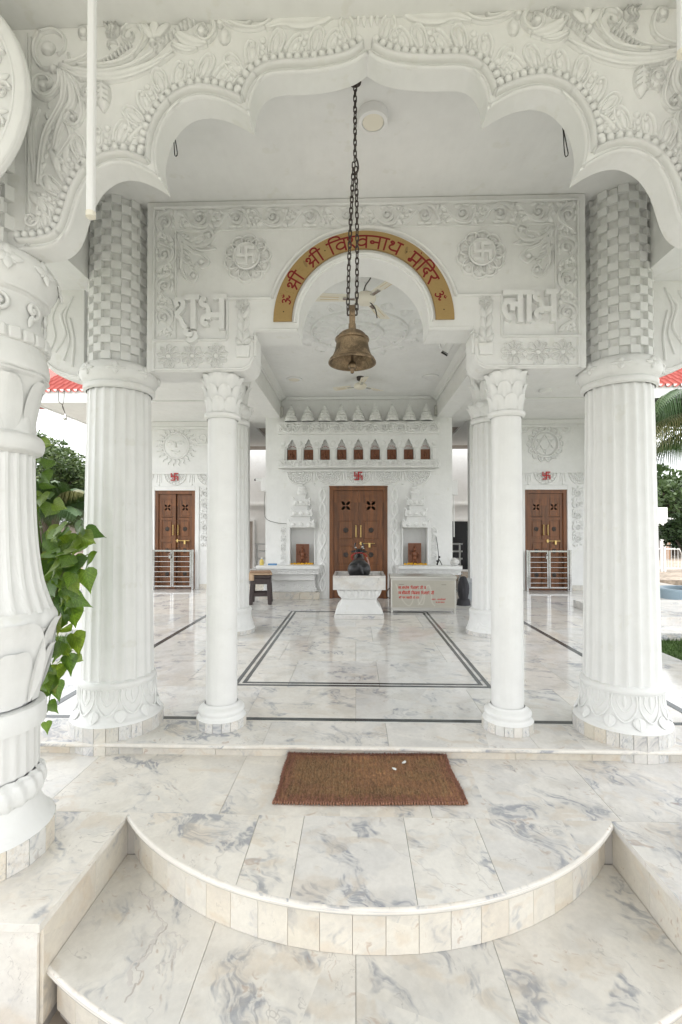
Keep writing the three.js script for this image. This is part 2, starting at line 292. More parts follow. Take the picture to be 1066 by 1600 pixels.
{
  const st = setting(obj('entrance_steps', [
    bb(-3.1, 3.1, LOW - .2, LAND - .032, -EDGE - .02, -CHORD),
    bb(-3.1, -1.19, LOW - .2, LAND - .032, -CHORD, -1.715), bb(1.19, 3.1, LOW - .2, LAND - .032, -CHORD, -1.715)], M.grout), 'marble entrance steps with two curved treads between square cheeks');
  // landing slabs, long joints as in the photograph
  const cuts = [-3.1, -2.25, -1.62, -.72, .32, 1.22, 2.1, 3.1];
  for (let i = 0; i < cuts.length - 1; i++) slab(st, 'landing_slab', 'step', cuts[i], cuts[i + 1], -EDGE - .02, -CHORD, LAND);
  // the upper round tread: strips cut to the curve, a rolled lip, riser tiles set back below it
  const R1 = 1.513, C1 = 3.308, half1 = 1.171;
  const round = (cutsX, R, C, half, backZ, top, R0, C0, half0, kind) => {
    for (let i = 0; i < cutsX.length - 1; i++) {
      const [a, b] = [cutsX[i] + (i ? .001 : 0), cutsX[i + 1] - .001], pts = [], n = 12;
      for (let k = 0; k <= n; k++) { const x = lerp(a, b, k / n); pts.push([x, -arcZ(x, R, C)]); }
      for (let k = n; k >= 0; k--) { const x = lerp(a, b, k / n); pts.push([x, R0 ? -Math.max(backZ, arcZ(clamp(x, -half0, half0), R0, C0) - .06) : -backZ]); }
      const g = prism(pts, .03); g.rotateX(-PI / 2); g.translate(0, top, 0); obj('tread_slab', slabUV(g), marble(kind), st);
    }
    const lip = []; for (let k = 0; k <= 60; k++) { const x = lerp(-half, half, k / 60); lip.push(V3(x, top - .0145, arcZ(x, R, C))); }
    obj('lip', slabUV(merge([new THREE.TubeGeometry(new THREE.CatmullRomCurve3(lip), 90, .0146, 8)])), marbles.step[1], st);
  };
  const risers = (R, C, half, top, bottom, w, back) => {
    const a0 = Math.asin(half / R), N = Math.round(2 * a0 * R / w);
    obj('riser_core', (() => { const pts = []; for (let k = 0; k <= 40; k++) { const a = lerp(-a0, a0, k / 40); pts.push([Math.sin(a) * (R - back - .012), C - Math.cos(a) * (R - back - .012)]); } pts.push([half - .01, 2.6], [-half + .01, 2.6]); const g = prism(pts, top - bottom); g.rotateX(-PI / 2); g.translate(0, top - .031, 0); return g; })(), M.grout, st);
    for (let k = 0; k < N; k++) {
      const a = lerp(-a0, a0, (k + .5) / N), ww = 2 * a0 * (R - back) / N - .0014, g = slabUV(rbox(ww, top - bottom - .032, .016, .0015, 0, 0, 0, 1));
      obj('riser_tile', g, marbles.warm[[0, 1, 2, 0, 4, 2][(rnd() * 6) | 0]], st, [Math.sin(a) * (R - back - .008), (top + bottom - .03) / 2, -C + Math.cos(a) * (R - back - .008)], [0, a, 0]);
    }
  };
  round([-half1, -.52, -.30, .18, .52, half1], R1, C1, half1, -CHORD, LAND, 0, 0, 0, 'step');
  risers(R1, C1, half1, LAND, TREAD, .125, .026);
  const R2 = 2.15, C2 = 3.55, half2 = 1.17;
  round([-half2, -.62, -.05, .48, half2], R2, C2, half2, -2.34, TREAD, R1, C1, half1, 'low');
  risers(R2, C2, half2, TREAD, LOW, .13, .026);
  // a dark natural fissure meandering across the lower tread, and finer ones on the upper
  const fissure = (px, y, w, m) => { const P = []; const c = px.map(([a, b]) => onY(a, b, y)); const cv = new THREE.CatmullRomCurve3(c); for (let i = 0; i <= 90; i++) { const p = cv.getPoint(i / 90); P.push([p.x + (fbm(i * .21, 3, 4096, 501, 3) - .5) * .05, -p.z + (fbm(i * .21, 9, 4096, 505, 3) - .5) * .04]); } return obj('fissure', ribbon(P, (u) => w * (.15 + 1.6 * Math.pow(fbm(u * 24, 5, 4096, 507, 3), 2)), .0006, { straight: true, cs: 4 }).rotateX(-PI / 2).translate(0, y + .0003, 0), m, st); };
  const fz = mat({ color: rgb(.50, .46, .43), roughness: .5 }), fz2 = mat({ color: rgb(.60, .57, .54), roughness: .45 });
  fissure([[218, 1385], [240, 1420], [258, 1445], [240, 1475], [215, 1500], [225, 1530], [190, 1565]], TREAD, .0035, fz); fissure([[222, 1392], [246, 1424], [250, 1452], [232, 1485], [212, 1510], [200, 1540]], TREAD, .009, fz2); fissure([[262, 1455], [290, 1470], [262, 1500], [245, 1520]], TREAD, .004, fz2);
  fissure([[378, 1285], [352, 1320], [338, 1360]], LAND, .0012, fz2); fissure([[548, 1288], [600, 1315], [660, 1355], [735, 1400]], LAND, .0009, fz2); fissure([[700, 1290], [735, 1340], [765, 1390]], LAND, .0012, fz2);
  // square cheeks on both sides
  for (const s of [-1, 1]) {
    const x = (a, b) => s < 0 ? [-b, -a] : [a, b];
    for (const [a, b] of [[1.165, 2.02], [2.02, 3.1]]) { const [x0, x1] = x(a, b); slab(st, 'cheek_slab', 'step', x0, x1, -CHORD, -1.68, LAND); }
    for (const [a, b] of [[1.185, 1.66], [1.66, 2.3], [2.3, 3.1]]) { const [x0, x1] = x(a, b); obj('cheek_panel', slabUV(rbb(x0 + .001, x1 - .001, LOW, LAND - .032, -1.713, -1.698, .0015)), marble('step'), st); }
    for (const [z0, z1] of [[-CHORD, -2.06], [-2.06, -1.713]]) { const xx = s * 1.18; obj('cheek_panel', slabUV(rbb(xx - .0075, xx + .0075, LOW, LAND - .032, z0 + .001, z1 - .001, .0015)), marble('warm'), st); }
  }
}
{ // hall floor: slabs, dark inlaid lines, the low front step
  const fl = setting(obj('hall_floor', [bb(-3.2, 3.2, -.4, -.031, -12.4, -EDGE - .02), bb(-7.5, -3.2, -.5, -.031, -12.4, -6.6), bb(3.2, 7.5, -.5, -.031, -12.4, -6.6)], M.grout), 'polished marble hall floor with dark inlaid border lines');
  const xs = [-3.2, -2.42, -1.5, -.62, .15, 1.05, 1.75, 2.5, 3.2], zs = [-EDGE - .0, -3.28, -3.98, -4.78, -5.6, -6.45, -7.3, -8.1, -8.95, -9.7, -10.4];
  for (let j = 0; j < zs.length - 1; j++) for (let i = 0; i < xs.length - 1; i++) {
    const o = j % 2 && i > 0 ? -.2 : 0, o2 = j % 2 && i < xs.length - 2 ? -.2 : 0;
    slab(fl, 'floor_slab', j === 0 ? 'step' : 'floor', xs[i] + o, xs[i + 1] + o2, zs[j + 1], zs[j] + (j === 0 ? .022 : 0), 0);
  }
  for (const s of [-1, 1]) for (let j = 0; j < 4; j++) for (let i = 0; i < 5; i++) { const a = 3.2 + i * .86, x0 = s < 0 ? -a - .86 : a; slab(fl, 'floor_slab', 'floor', x0, x0 + .86, -6.6 - (j + 1) * 1.0, -6.6 - j * 1.0, 0); }
  const strip = (x0, x1, z0, z1) => obj('inlay_strip', rbb(x0, x1, -.01, .0022, z0, z1, .001), M.inlay, fl);
  const zl = -onY(556, 1125, 0).z;
  strip(-3.2, 3.2, -zl - .022, -zl + .022);
  const a = onY(463, 950, 0), b = onY(380, 1066, 0), c = onY(765, 1073, 0), xL = -1.03, xR = 1.03, zf = -(onY(570, 1070, 0).z), zb = 7.55;
  for (const k of [0, .062]) {
    const w = .017, x = 1.0 + (k ? 0 : .062) , z0 = zb + (k ? 0 : .062), z1 = zf - (k ? 0 : .062) + .03;
    strip(-x - w, -x + w, -z0 - w, -z1 + w); strip(x - w, x + w, -z0 - w, -z1 + w); strip(-x + w + .0005, x - w - .0005, -z1 - w, -z1 + w); strip(-x + w + .0005, x - w - .0005, -z0 - w, -z0 + w);
  }
  strip(-2.33, -2.27, -8.6, -zl - .023); strip(2.27, 2.33, -8.6, -zl - .023);
  // front step: rolled lip and low riser tiles
  obj('front_lip', slabUV(rot(cyl(.0146, .0146, 6.4, 0, 0, 0, 10), 0, 0, PI / 2).translate(0, -.0148, -EDGE + .022)), marbles.step[1], fl);
  for (let k = 0; k < 14; k++) { const x0 = -3.2 + k * 6.4 / 14; obj('riser_tile', slabUV(rbb(x0 + .001, x0 + 6.4 / 14 - .001, LAND, -.031, -EDGE - .018, -EDGE - .002, .001)), marble('warm'), fl); }
  // two low marble steps out to the garden on each side
  for (const s of [-1, 1]) {
    const X = (p, q) => s < 0 ? [-q, -p] : [p, q];
    let [x0, x1] = X(3.22, 6.5); obj('garden_step', slabUV(rbb(x0, x1, -.3, -.004, -6.6, -6.2, .006)), marbles.step[0], fl);
    [x0, x1] = X(3.6, 7.5); obj('garden_step', slabUV(rbb(x0, x1, -.004, .12, -8.2, -6.62, .006)), marbles.step[2], fl);
  }
}
setting(obj('garden_path', [slabUV(bb(3.22, 16, -.6, -.104, -3.56, -1.2)), slabUV(bb(-16, -3.22, -.6, -.104, -3.56, -1.2))], marbles.step[2]), 'pale marble path beside the platform');
setting(obj('courtyard', slabUV(bb(-40, 40, LOW - .05, -.02, -60, -12.6)), M.ground), 'sandy courtyard behind the hall');
// ---------------------------------------------------------------- columns
const leafCap = (len, wid, dep) => {       // a lotus petal standing upright, tip curling outwards, root at the origin
  const pos = [], idx = [], nu = 9, nv = 6;
  for (let i = 0; i <= nu; i++) { const t = i / nu, w = wid * Math.pow(Math.sin(PI * (.16 + t * .78)), .5), out = dep * (.25 + 1.3 * Math.pow(t, 2.6)); for (let j = 0; j <= nv; j++) { const s = j / nv * 2 - 1; pos.push(s * w * .5, t * len - (t > .85 ? (t - .85) * len * .5 : 0), out - s * s * dep * .55 + (Math.abs(s) < .1 ? dep * .22 : 0)); } }
  for (let i = 0; i < nu; i++) for (let j = 0; j < nv; j++) { const a = i * (nv + 1) + j, b = a + nv + 1; idx.push(a, a + 1, b, b, a + 1, b + 1); }
  const g = new THREE.BufferGeometry(); g.setAttribute('position', new THREE.Float32BufferAttribute(pos, 3)); g.setIndex(idx); g.computeVertexNormals(); return g;
};
function ringOf(n, a0, f) { for (let i = 0; i < n; i++) { const a = a0 + i / n * PI * 2; f(Math.sin(a), Math.cos(a), a, i); } }
function leafRing(parent, name, n, r, y, len, wid, dep, tilt = 0, a0 = 0, m = M.paint) {
  const g = leafCap(len, wid, dep);
  ringOf(n, a0, (s, c, a) => { const o = obj(name, g, m, parent, [s * r, y, c * r]); o.rotation.order = 'YXZ'; o.rotation.set(tilt, a, 0); });
}
const flute = (n, d, duty = .74) => (a, y, r) => { const p = ((a / (PI * 2) * n) % 1 + 1) % 1; return p < duty ? r - d * Math.pow(Math.sin(p / duty * PI), .6) : r; };
function plinth(parent, r, y0, y1, tileW) {
  obj('plinth_core', cyl(r - .012, r - .012, y1 - y0, 0, (y0 + y1) / 2, 0, 40), M.paint, parent);
  const n = Math.round(2 * PI * r / tileW), w = 2 * PI * r / n - .002, base = rbox(w, y1 - y0, .014, .002, 0, 0, 0, 1);
  const variants = [0, 1, 2, 3].map(() => slabUV(base.clone()));
  ringOf(n, .1, (s, c, a, i) => obj('plinth_tile', variants[i % 4], rnd() < .85 ? marble('floor') : marble('warm'), parent, [s * (r - .006), (y0 + y1) / 2, c * (r - .006)], [0, a, 0]));
}
const flower4 = (() => { const g = []; for (let i = 0; i < 4; i++) g.push(petal(0, 0, i * PI / 2, .034, .011, .009)); for (let i = 0; i < 4; i++) g.push(petal(0, 0, i * PI / 2 + PI / 4, .022, .007, .006)); g.push(dome(0, 0, .008, .008, .012)); return merge(g); })();
const block = rbox(.066, .0575, .036, .0015, 0, 0, 0, 1);
function checker(parent, y0, y1, r, rows, n = 18) {
  obj('checkered_core', cyl(r, r, y1 - y0, 0, (y0 + y1) / 2, 0, n), M.paint, parent);
  const h = (y1 - y0) / rows; let k = 0;
  for (let j = 0; j < rows; j++) for (let i = 0; i < n; i++) if ((i + j) % 2 === 0) { const a = i / n * PI * 2; const b = obj('raised_block', block, M.paint, parent, [Math.sin(a) * (r + .006), y0 + (j + .5) * h, Math.cos(a) * (r + .006)], [0, a, 0]); b.scale.set(2 * PI * (r + .022) / n / .067, h / .0578, 1); }
}
const capTop = 3.47;
function baseLeaves(t, r, y, n) {          // shallow hanging leaf outlines, wrapped round the base
  const wrap = (g, rr0, flare) => { const p = g.attributes.position; for (let i = 0; i < p.count; i++) { const x = p.getX(i), yy = p.getY(i), z = p.getZ(i), R = rr0 + z + flare(-yy), a = x / rr0; p.setXYZ(i, Math.sin(a) * R, yy, Math.cos(a) * R - rr0); } g.computeVertexNormals(); return g; };
  const w = 2 * PI * r / n, fl = (d) => .05 * Math.pow(clamp(d / .21, 0, 1.1), 3);
  const A = wrap(merge([ribbon([[-w * .44, .0], [-w * .46, -.06], [-w * .30, -.12], [0, -.155], [w * .30, -.12], [w * .46, -.06], [w * .44, 0]], .006, .006, { n: 22 }), ribbon([[-w * .25, .0], [-w * .26, -.05], [0, -.10], [w * .26, -.05], [w * .25, 0]], .004, .0045, { n: 16 }), petal(0, 0, -PI / 2, .075, .012, .008)]), r, fl);
  const B = wrap(merge([petal(0, -.125, -PI / 2, .07, .034, .007), ribbon([[0, -.13], [0, -.185]], .003, .009, { n: 4 })]), r, fl);
  ringOf(n, .2, (s, c, a) => { obj('base_leaf', A, M.paint, t, [s * r, y, c * r], [0, a, 0]); const b = a + PI / n; obj('base_leaf', B, M.paint, t, [Math.sin(b) * r, y, Math.cos(b) * r], [0, b, 0]); });
}
function flutedColumn(x, z, label, group) {
  const t = thing('fluted_column', label, 'column', [x, LAND, z], 0, group), Y = (y) => y - LAND;
  plinth(t, .288, 0, Y(.085), .072);
  obj('base', [lathe(smooth([[.286, Y(.085)], [.28, Y(.10)], [.262, Y(.12)], [.25, Y(.15)], [.243, Y(.2)], [.238, Y(.27)], [.238, Y(.30)], [.244, Y(.312)], [.242, Y(.335)], [.232, Y(.345)], [.215, Y(.35)]]), 48)], M.paint, t);
  baseLeaves(t, .238, Y(.30), 10);
  const prof = []; for (let i = 0; i <= 10; i++) prof.push([lerp(.226, .198, i / 10), Y(lerp(.345, 2.225, i / 10))]);
  obj('shaft', lathe(prof, 20 * 10, flute(20, .010)), M.paintCool, t);
  obj('capital', lathe(smooth([[.206, Y(2.222)], [.222, Y(2.23)], [.224, Y(2.262)], [.215, Y(2.268)], [.228, Y(2.285)], [.246, Y(2.32)], [.244, Y(2.36)], [.225, Y(2.39)], [.19, Y(2.405)]]), 40), M.paint, t);
  ringOf(8, .35, (s, c, a, i) => { const o = obj('carved_flower', flower4.clone().scale(1.75, 1.15, 1.5), M.paint, t, [s * .243, Y(2.338), c * .243]); o.rotation.set(0, a, 0); });
  checker(t, Y(2.405), Y(capTop), .172, 20, 20);
  return t;
}
flutedColumn(-1.652, -3.205, 'white fluted column with checkered top beside the climbing vine', null);
flutedColumn(1.682, -3.205, 'white fluted column with checkered top beside the palm and lawn', null);

function roundColumn(x, z, label) {
  const t = thing('round_column', label, 'column', [x, 0, z], 0);
  plinth(t, .162, 0, .062, .058);
  obj('base', lathe(smooth([[.162, .062], [.155, .07], [.142, .085], [.15, .10], [.152, .115], [.14, .13], [.118, .142], [.110, .155]]), 32), M.paint, t);
  obj('shaft', lathe([[.104, .15], [.102, .8], [.098, 1.5], [.096, 2.06]], 40), M.paintCool, t);
  obj('capital', lathe(smooth([[.102, 2.05], [.118, 2.06], [.118, 2.085], [.104, 2.09], [.108, 2.16], [.112, 2.24], [.128, 2.32], [.12, 2.345]]), 32), M.paint, t);
  leafRing(t, 'capital_leaf', 8, .104, 2.09, .105, .088, .017, 0, 0);
  leafRing(t, 'capital_leaf', 8, .108, 2.165, .11, .088, .018, .03, PI / 8);
  leafRing(t, 'capital_leaf', 8, .114, 2.245, .10, .088, .019, .06, 0);
  return t;
}
roundColumn(-.955, -3.23, 'slim smooth white column under the carved word panel, nearer the vine');
roundColumn(.955, -3.23, 'slim smooth white column under the carved panel below the camera fixture');

function rearColumn(x, z, label) {
  const t = thing('rear_column', label, 'column', [x, 0, z], 0);
  plinth(t, .28, 0, .05, .09);
  obj('base', lathe(smooth([[.28, .05], [.262, .09], [.24, .16], [.235, .25], [.24, .29], [.225, .31], [.20, .32]]), 40), M.paint, t);
  baseLeaves(t, .226, .285, 9);
  const prof = []; for (let i = 0; i <= 8; i++) prof.push([lerp(.205, .182, i / 8), lerp(.315, 2.62, i / 8)]);
  obj('shaft', lathe(prof, 18 * 8, flute(18, .013)), M.paintCool, t);
  obj('capital', lathe(smooth([[.185, 2.62], [.205, 2.63], [.205, 2.68], [.19, 2.7], [.235, 2.79], [.225, 2.86], [.17, 2.9], [.165, 3.05], [.2, 3.25], [.26, 3.385]]), 36), M.paint, t);
  leafRing(t, 'capital_leaf', 9, .195, 2.7, .17, .14, .04, .12, 0);
  leafRing(t, 'capital_leaf', 9, .165, 2.9, .24, .12, .04, .04, .2);
  leafRing(t, 'capital_leaf', 9, .185, 3.12, .24, .13, .05, .12, .55);
  return t;
}
rearColumn(-1.62, -6.1, 'white fluted column with leafy capital behind the slim column, by the plastic stool side');
rearColumn(1.62, -6.1, 'white fluted column with leafy capital behind the slim column, by the steel chest side');

{ // the turned baluster column on the step cheek
  const t = thing('baluster_column', 'bulbous white turned column with lotus bulge standing on the step cheek', 'column', [-1.655, LAND, -2.05]), Y = (y) => y - LAND;
  plinth(t, .262, 0, Y(.03), .085);
  obj('foot', lathe(smooth([[.262, Y(.03)], [.25, Y(.045)], [.225, Y(.075)], [.205, Y(.12)], [.20, Y(.15)]]), 44), M.paint, t);
  obj('roll', lathe(smooth([[.198, Y(.145)], [.213, Y(.165)], [.222, Y(.20)], [.216, Y(.24)], [.195, Y(.262)]]), 96, (a, y, r) => r + .006 * Math.sin(a * 22 + (y - .1) * 30)), M.paint, t);
  obj('drum', lathe([[.19, Y(.26)], [.2, Y(.275)], [.2, Y(.45)], [.205, Y(.46)]], 120, flute(26, .006)), M.paint, t);
  obj('collar', lathe([[.2, Y(.455)], [.222, Y(.462)], [.226, Y(.49)], [.226, Y(.535)], [.218, Y(.55)], [.185, Y(.556)]], 48), M.paint, t);
  obj('lotus_bowl', lathe(smooth([[.18, Y(.55)], [.186, Y(.60)], [.205, Y(.68)], [.232, Y(.78)], [.256, Y(.87)], [.262, Y(.93)], [.245, Y(.965)]]), 120, (a, y, r) => r - .012 + .016 * Math.pow(Math.abs(Math.cos((a - .15) * 3.5)), .5) * sst(Y(.6), Y(.9), y)), M.paint, t);
  leafRing(t, 'lotus_petal', 7, .180, Y(.57), .395, .27, .020, .19, .15);
  leafRing(t, 'lotus_petal', 7, .188, Y(.565), .27, .17, .016, .19, .15);
  leafRing(t, 'lotus_petal', 7, .172, Y(.60), .33, .16, .020, .22, .15 + PI / 7);
  obj('shaft', lathe(smooth([[.252, Y(.955)], [.236, Y(1.0)], [.212, Y(1.08)], [.193, Y(1.2)], [.181, Y(1.34)], [.175, Y(1.5)], [.172, Y(1.645)]], 3), 24 * 8, flute(24, .009)), M.paintCool, t);
  obj('ring', lathe(smooth([[.17, Y(1.64)], [.198, Y(1.652)], [.208, Y(1.675)], [.207, Y(1.705)], [.195, Y(1.725)], [.17, Y(1.735)]]), 44), M.paint, t);
  obj('neck', lathe(smooth([[.172, Y(1.73)], [.17, Y(1.80)], [.172, Y(1.87)], [.185, Y(1.93)], [.21, Y(1.97)], [.222, Y(1.985)], [.21, Y(2.0)]]), 60, (a, y, r) => r + .006 * Math.cos(a * 8)), M.paint, t);
  leafRing(t, 'neck_leaf', 8, .163, Y(1.74), .245, .13, .022, .10, .2);
  obj('bell', lathe(smooth([[.205, Y(1.985)], [.224, Y(2.0)], [.222, Y(2.05)], [.212, Y(2.085)], [.206, Y(2.11)]]), 44), M.paint, t);
  obj('carved_band', lathe([[.2, Y(2.105)], [.214, Y(2.112)], [.216, Y(2.15)], [.2, Y(2.165)]], 44), M.paint, t);
  const tooth = rbox(.05, .052, .026, .01, 0, 0, 0, 2); ringOf(24, 0, (s, c, a) => obj('band_tooth', tooth, M.paint, t, [s * .216, Y(2.135), c * .216], [.1, a, 0]));
  obj('upper_neck', lathe(smooth([[.2, Y(2.16)], [.196, Y(2.2)], [.19, Y(2.25)], [.2, Y(2.30)], [.205, Y(2.32)]]), 44), M.paint, t);
  ringOf(9, .1, (s, c, a) => { const g = merge([ribbon(spiral(0, .03, .04, .008, -PI / 2, 1.2, 14), .009, .014), dome(.0, .03, .014, .014, .02), petal(-.02, -.05, 1.2, .07, .014, .012)]); const o = obj('neck_scroll', g, M.paint, t, [s * .198, Y(2.235), c * .198]); o.rotation.y = a; });
  obj('cushion', lathe(smooth([[.2, Y(2.31)], [.222, Y(2.325)], [.226, Y(2.34)], [.236, Y(2.36)], [.256, Y(2.40)], [.252, Y(2.45)], [.225, Y(2.49)], [.2, Y(2.5)]]), 44), M.paint, t);
  const fl = flower4.clone().scale(1.7, 1.7, 1.4); ringOf(10, .25, (s, c, a) => { const o = obj('carved_flower', fl, M.paint, t, [s * .253, Y(2.425), c * .253]); o.rotation.order = 'YXZ'; o.rotation.set(-.25, a, 0); });
  checker(t, Y(2.5), Y(3.42), .178, 15);
  const c = t.clone(); c.name = numbered('baluster_column'); c.position.x = 1.655; tag(c, 'bulbous white turned column on the step cheek nearer the palm and lawn', 'column'); scene.add(c);
  t.userData.label = 'bulbous white turned column with lotus bulge standing on the step cheek before the vine';
}
{ // wheel-like disc on the face of the baluster column
  const t = thing('carved_disc', 'large round white carved medallion above the turned column', 'medallion', [-1.70, 2.92, -1.74]);
  obj('disc', rot(lathe(smooth([[.0005, .0], [.38, 0], [.43, .002], [.448, .016], [.45, .03], [.442, .046], [.41, .052], [.40, .044], [.0005, .044]], 2), 72), PI / 2), M.paint, t);
  obj('rim_groove', rot(new THREE.TorusGeometry(.405, .008, 6, 64), 0, 0, 0).translate(0, 0, .048), M.paint, t);
  obj('boss_bracket', rot(cyl(.12, .12, .2, 0, 0, 0, 20), PI / 2).translate(0, 0, -.08), M.paint, t);
  for (let i = 0; i < 8; i++) { const a = i * PI / 4 + .2; obj('scroll_relief', [ribbon(spiral(...dir(0, 0, a, .2), .08, .015, a + PI, 1.5, 24), (u) => .017 * (1 - .4 * u), .016, { z: .044 }), petal(...dir(0, 0, a + .25, .16), a + .5, .2, .03, .018).translate(0, 0, .044), dome(...dir(0, 0, a, .2), .022, .022, .02, 0, 10, 3, .044)], M.paint, t); }
  for (let i = 0; i < 18; i++) { const a = i / 18 * PI * 2; obj('rim_scroll', [ribbon(spiral(...dir(0, 0, a, .355), .036, .006, a, 1.4, 18), (u) => .008 * (1 - .3 * u), .012, { z: .044 }), petal(...dir(0, 0, a + .12, .33), a + .3, .06, .014, .01).translate(0, 0, .044)], M.paint, t); }
  obj('centre_boss', [dome(0, 0, .09, .09, .03, 0, 20, 4, .044), ribbon(spiral(0, 0, .13, .13, 0, 1, 32), .014, .016, { z: .044 })], M.paint, t);
  const c = t.clone(); c.name = numbered('carved_disc'); c.position.x = 1.70; tag(c, 'large round white carved medallion above the turned column nearer the palm', 'medallion'); scene.add(c);
  t.userData.label = 'large round white carved medallion above the turned column before the vine';
}
// ---------------------------------------------------------------- the scalloped front arch
const AZ = 1.95;                            // its face, metres ahead of the lens
const ap = (px, py) => [(px - 572) * .002639, EYE + (HOR - py) * .002631];
const z3 = (u, v) => ap(u / 3.553, v / 3.553), z4 = (u, v) => ap(280 + u / 3.553, v / 3.553), z5 = (u, v) => ap(u / 6.156, 200 + v / 6.156);
{
  const t = thing('front_arch', 'white scalloped front arch with beaded edge and carved leaf scrolls', 'arch', [0, 0, -AZ]);
  const raw = [
    [[572, 84], [552, 97], [528, 105], [500, 110], [470, 112], [438, 112], [415, 116], [401, 127], [391, 147], [387, 177]],
    [[387, 177], [364, 163], [336, 151], [308, 147], [283, 153], [262, 171], [247, 197], [240, 228], [241, 252], [248, 277]],
    [[248, 277], [223, 261], [192, 249], [165, 250], [140, 265], [121, 293], [112, 320], [104, 346], [95, 363], [80, 376], [60, 382], [20, 384]]];
  const lobes = raw.map((l) => { const p = l.map(([x, y]) => ap(x, y)); return new THREE.CatmullRomCurve3(p.map((q) => V3(q[0], q[1], 0)), false, 'centripetal').getSpacedPoints(150).map((v) => [v.x, v.y]); });
  const line = lobes.flatMap((l, i) => i ? l.slice(1) : l);                 // from the apex down to the left foot
  const outline = [...line, [line[line.length - 1][0] - .45, line[line.length - 1][1]]];
  const half = outline.map((p) => p.slice());
  const top = 3.46, far = half[half.length - 1][0];
  const pts = [...half.slice().reverse().map((p) => p), ...half.slice(1).map(([x, y]) => [-x, y]), [-far, top], [far, top]];
  obj('wall', prism(pts, .10, .002), M.paint, t);
  const offs = (d) => lobes.map((l) => {
    const out = []; l.forEach((p, i) => { const a = l[Math.max(0, i - 1)], b = l[Math.min(l.length - 1, i + 1)], dx = b[0] - a[0], dy = b[1] - a[1], k = Math.hypot(dx, dy); let nx = dy / k, ny = -dx / k; const q = [p[0] + nx * d, p[1] + ny * d, nx, ny, dx / k, dy / k];
      if (q[0] > .0) return; let m = 9; for (const r of line) { m = Math.min(m, Math.hypot(q[0] - r[0], q[1] - r[1]), Math.hypot(q[0] + r[0], q[1] - r[1])); } if (m > d * .985) out.push(q); });
    return out; });
  const both = (name, g, m = M.paint) => { obj(name, g, m, t); obj(name, flipX(g.clone()), m, t); };
  for (const [d, w, h] of [[.006, .0065, .014], [.033, .0085, .034], [.080, .0045, .010]]) for (const l of offs(d)) if (l.length > 4) both('edge_moulding', ribbon(l, w, h, { n: 70, cs: 6 }));
  // one bead after another along the edge
  const bead = new THREE.SphereGeometry(1, 12, 8).scale(.0152, .0185, .019);
  for (const l of offs(.060)) { let run = 0, last = null; for (const q of l) { if (last) run += Math.hypot(q[0] - last[0], q[1] - last[1]); if (!last || run >= .0312) { for (const s of [1, -1]) { const b = obj('bead', bead, M.paint, t, [q[0] * s, q[1], .006]); b.rotation.z = Math.atan2(q[3], q[2] * s) - PI / 2; } run = 0; } last = q; } }
  // leaves and bead stacks above the bead line
  const unitA = merge([ribbon([[-.018, 0], [-.024, .03], [-.022, .06], [-.008, .082], [.012, .08], [.022, .06], [.02, .03], [.014, 0]], .0055, .012, { n: 18 }), petal(-.001, .004, PI / 2, .066, .011, .012), petal(-.012, .002, PI / 2 + .1, .05, .005, .008), petal(.01, .002, PI / 2 - .1, .05, .005, .008)]);
  const unitB = merge([dome(0, .012, .009, .009, .012), dome(.001, .033, .0105, .0105, .014), dome(.002, .057, .012, .012, .015), petal(-.014, 0, PI / 2, .05, .006, .009), petal(.014, 0, PI / 2, .04, .005, .009)]);
  const unitC = merge([ribbon([[-.01, 0], [-.008, .03], [.004, .06], [.022, .074], [.034, .06], [.026, .046]], (u) => .008 * (1 - .3 * u), .013, { n: 14 }), dome(.02, .03, .011, .02, .013, -.4), dome(.024, .058, .008, .008, .012)]);
  let uk = 0;
  for (const l of offs(.086)) { let run = .03, last = null; for (const q of l) { if (last) run += Math.hypot(q[0] - last[0], q[1] - last[1]); if (run >= .052 && q[1] < 3.37 && q[0] > -1.4) { const g = [unitA, unitB, unitC][uk++ % 3]; for (const s of [1, -1]) { const o = obj('leaf_relief', g, M.paint, t, [q[0] * s, q[1], 0]); o.rotation.z = Math.atan2(q[3], q[2] * s) - PI / 2 - .32 * s; if (s < 0) o.scale.x = -1; o.scale.multiplyScalar(1.22); o.scale.z = .95; } run = 0; } last = q; } }
  // the big scrolls, traced stroke by stroke for one half and mirrored for the other
  const S = [];
  const st = (f, pts, w, h = .024, o = {}) => S.push(ribbon(pts.map((p) => f(...p)), typeof w === 'number' ? (u) => w * (1 - .45 * u) : w, h * .78, { cs: 12, groove: .42, ...o }));
  const leafy = (a, b) => (u) => a * Math.pow(Math.sin(PI * clamp(u * .93 + .05, .02, .98)), .7) + b;
  st(z3, [[300, 320], [400, 352], [520, 366], [650, 352], [770, 306], [870, 230], [940, 155], [1020, 100], [1080, 80]], .016, .034);
  st(z3, [[300, 330], [400, 372], [520, 392], [660, 386], [790, 348], [890, 300], [950, 265]], leafy(.022, .004), .034);
  st(z3, [[500, 330], [600, 318], [690, 290], [750, 230], [775, 160], [745, 100], [695, 98], [655, 140], [675, 190], [715, 175], [712, 145]], .014, .03);
  st(z3, [[640, 300], [720, 262], [790, 190], [800, 110], [740, 65], [660, 75]], .010, .024);
  st(z3, [[320, 310], [420, 285], [480, 235], [482, 160], [450, 105], [412, 125], [425, 165], [455, 150]], .013, .03);
  st(z3, [[400, 320], [520, 300], [610, 260], [645, 215], [610, 188], [570, 205], [585, 230]], .011, .026);
  st(z3, [[180, 125], [260, 112], [318, 155], [322, 220], [285, 255]], .012, .026);
  st(z3, [[185, 120], [155, 190], [158, 270], [205, 330], [262, 335]], .013, .028);
  st(z3, [[300, 320], [345, 285], [350, 250]], .012, .026);
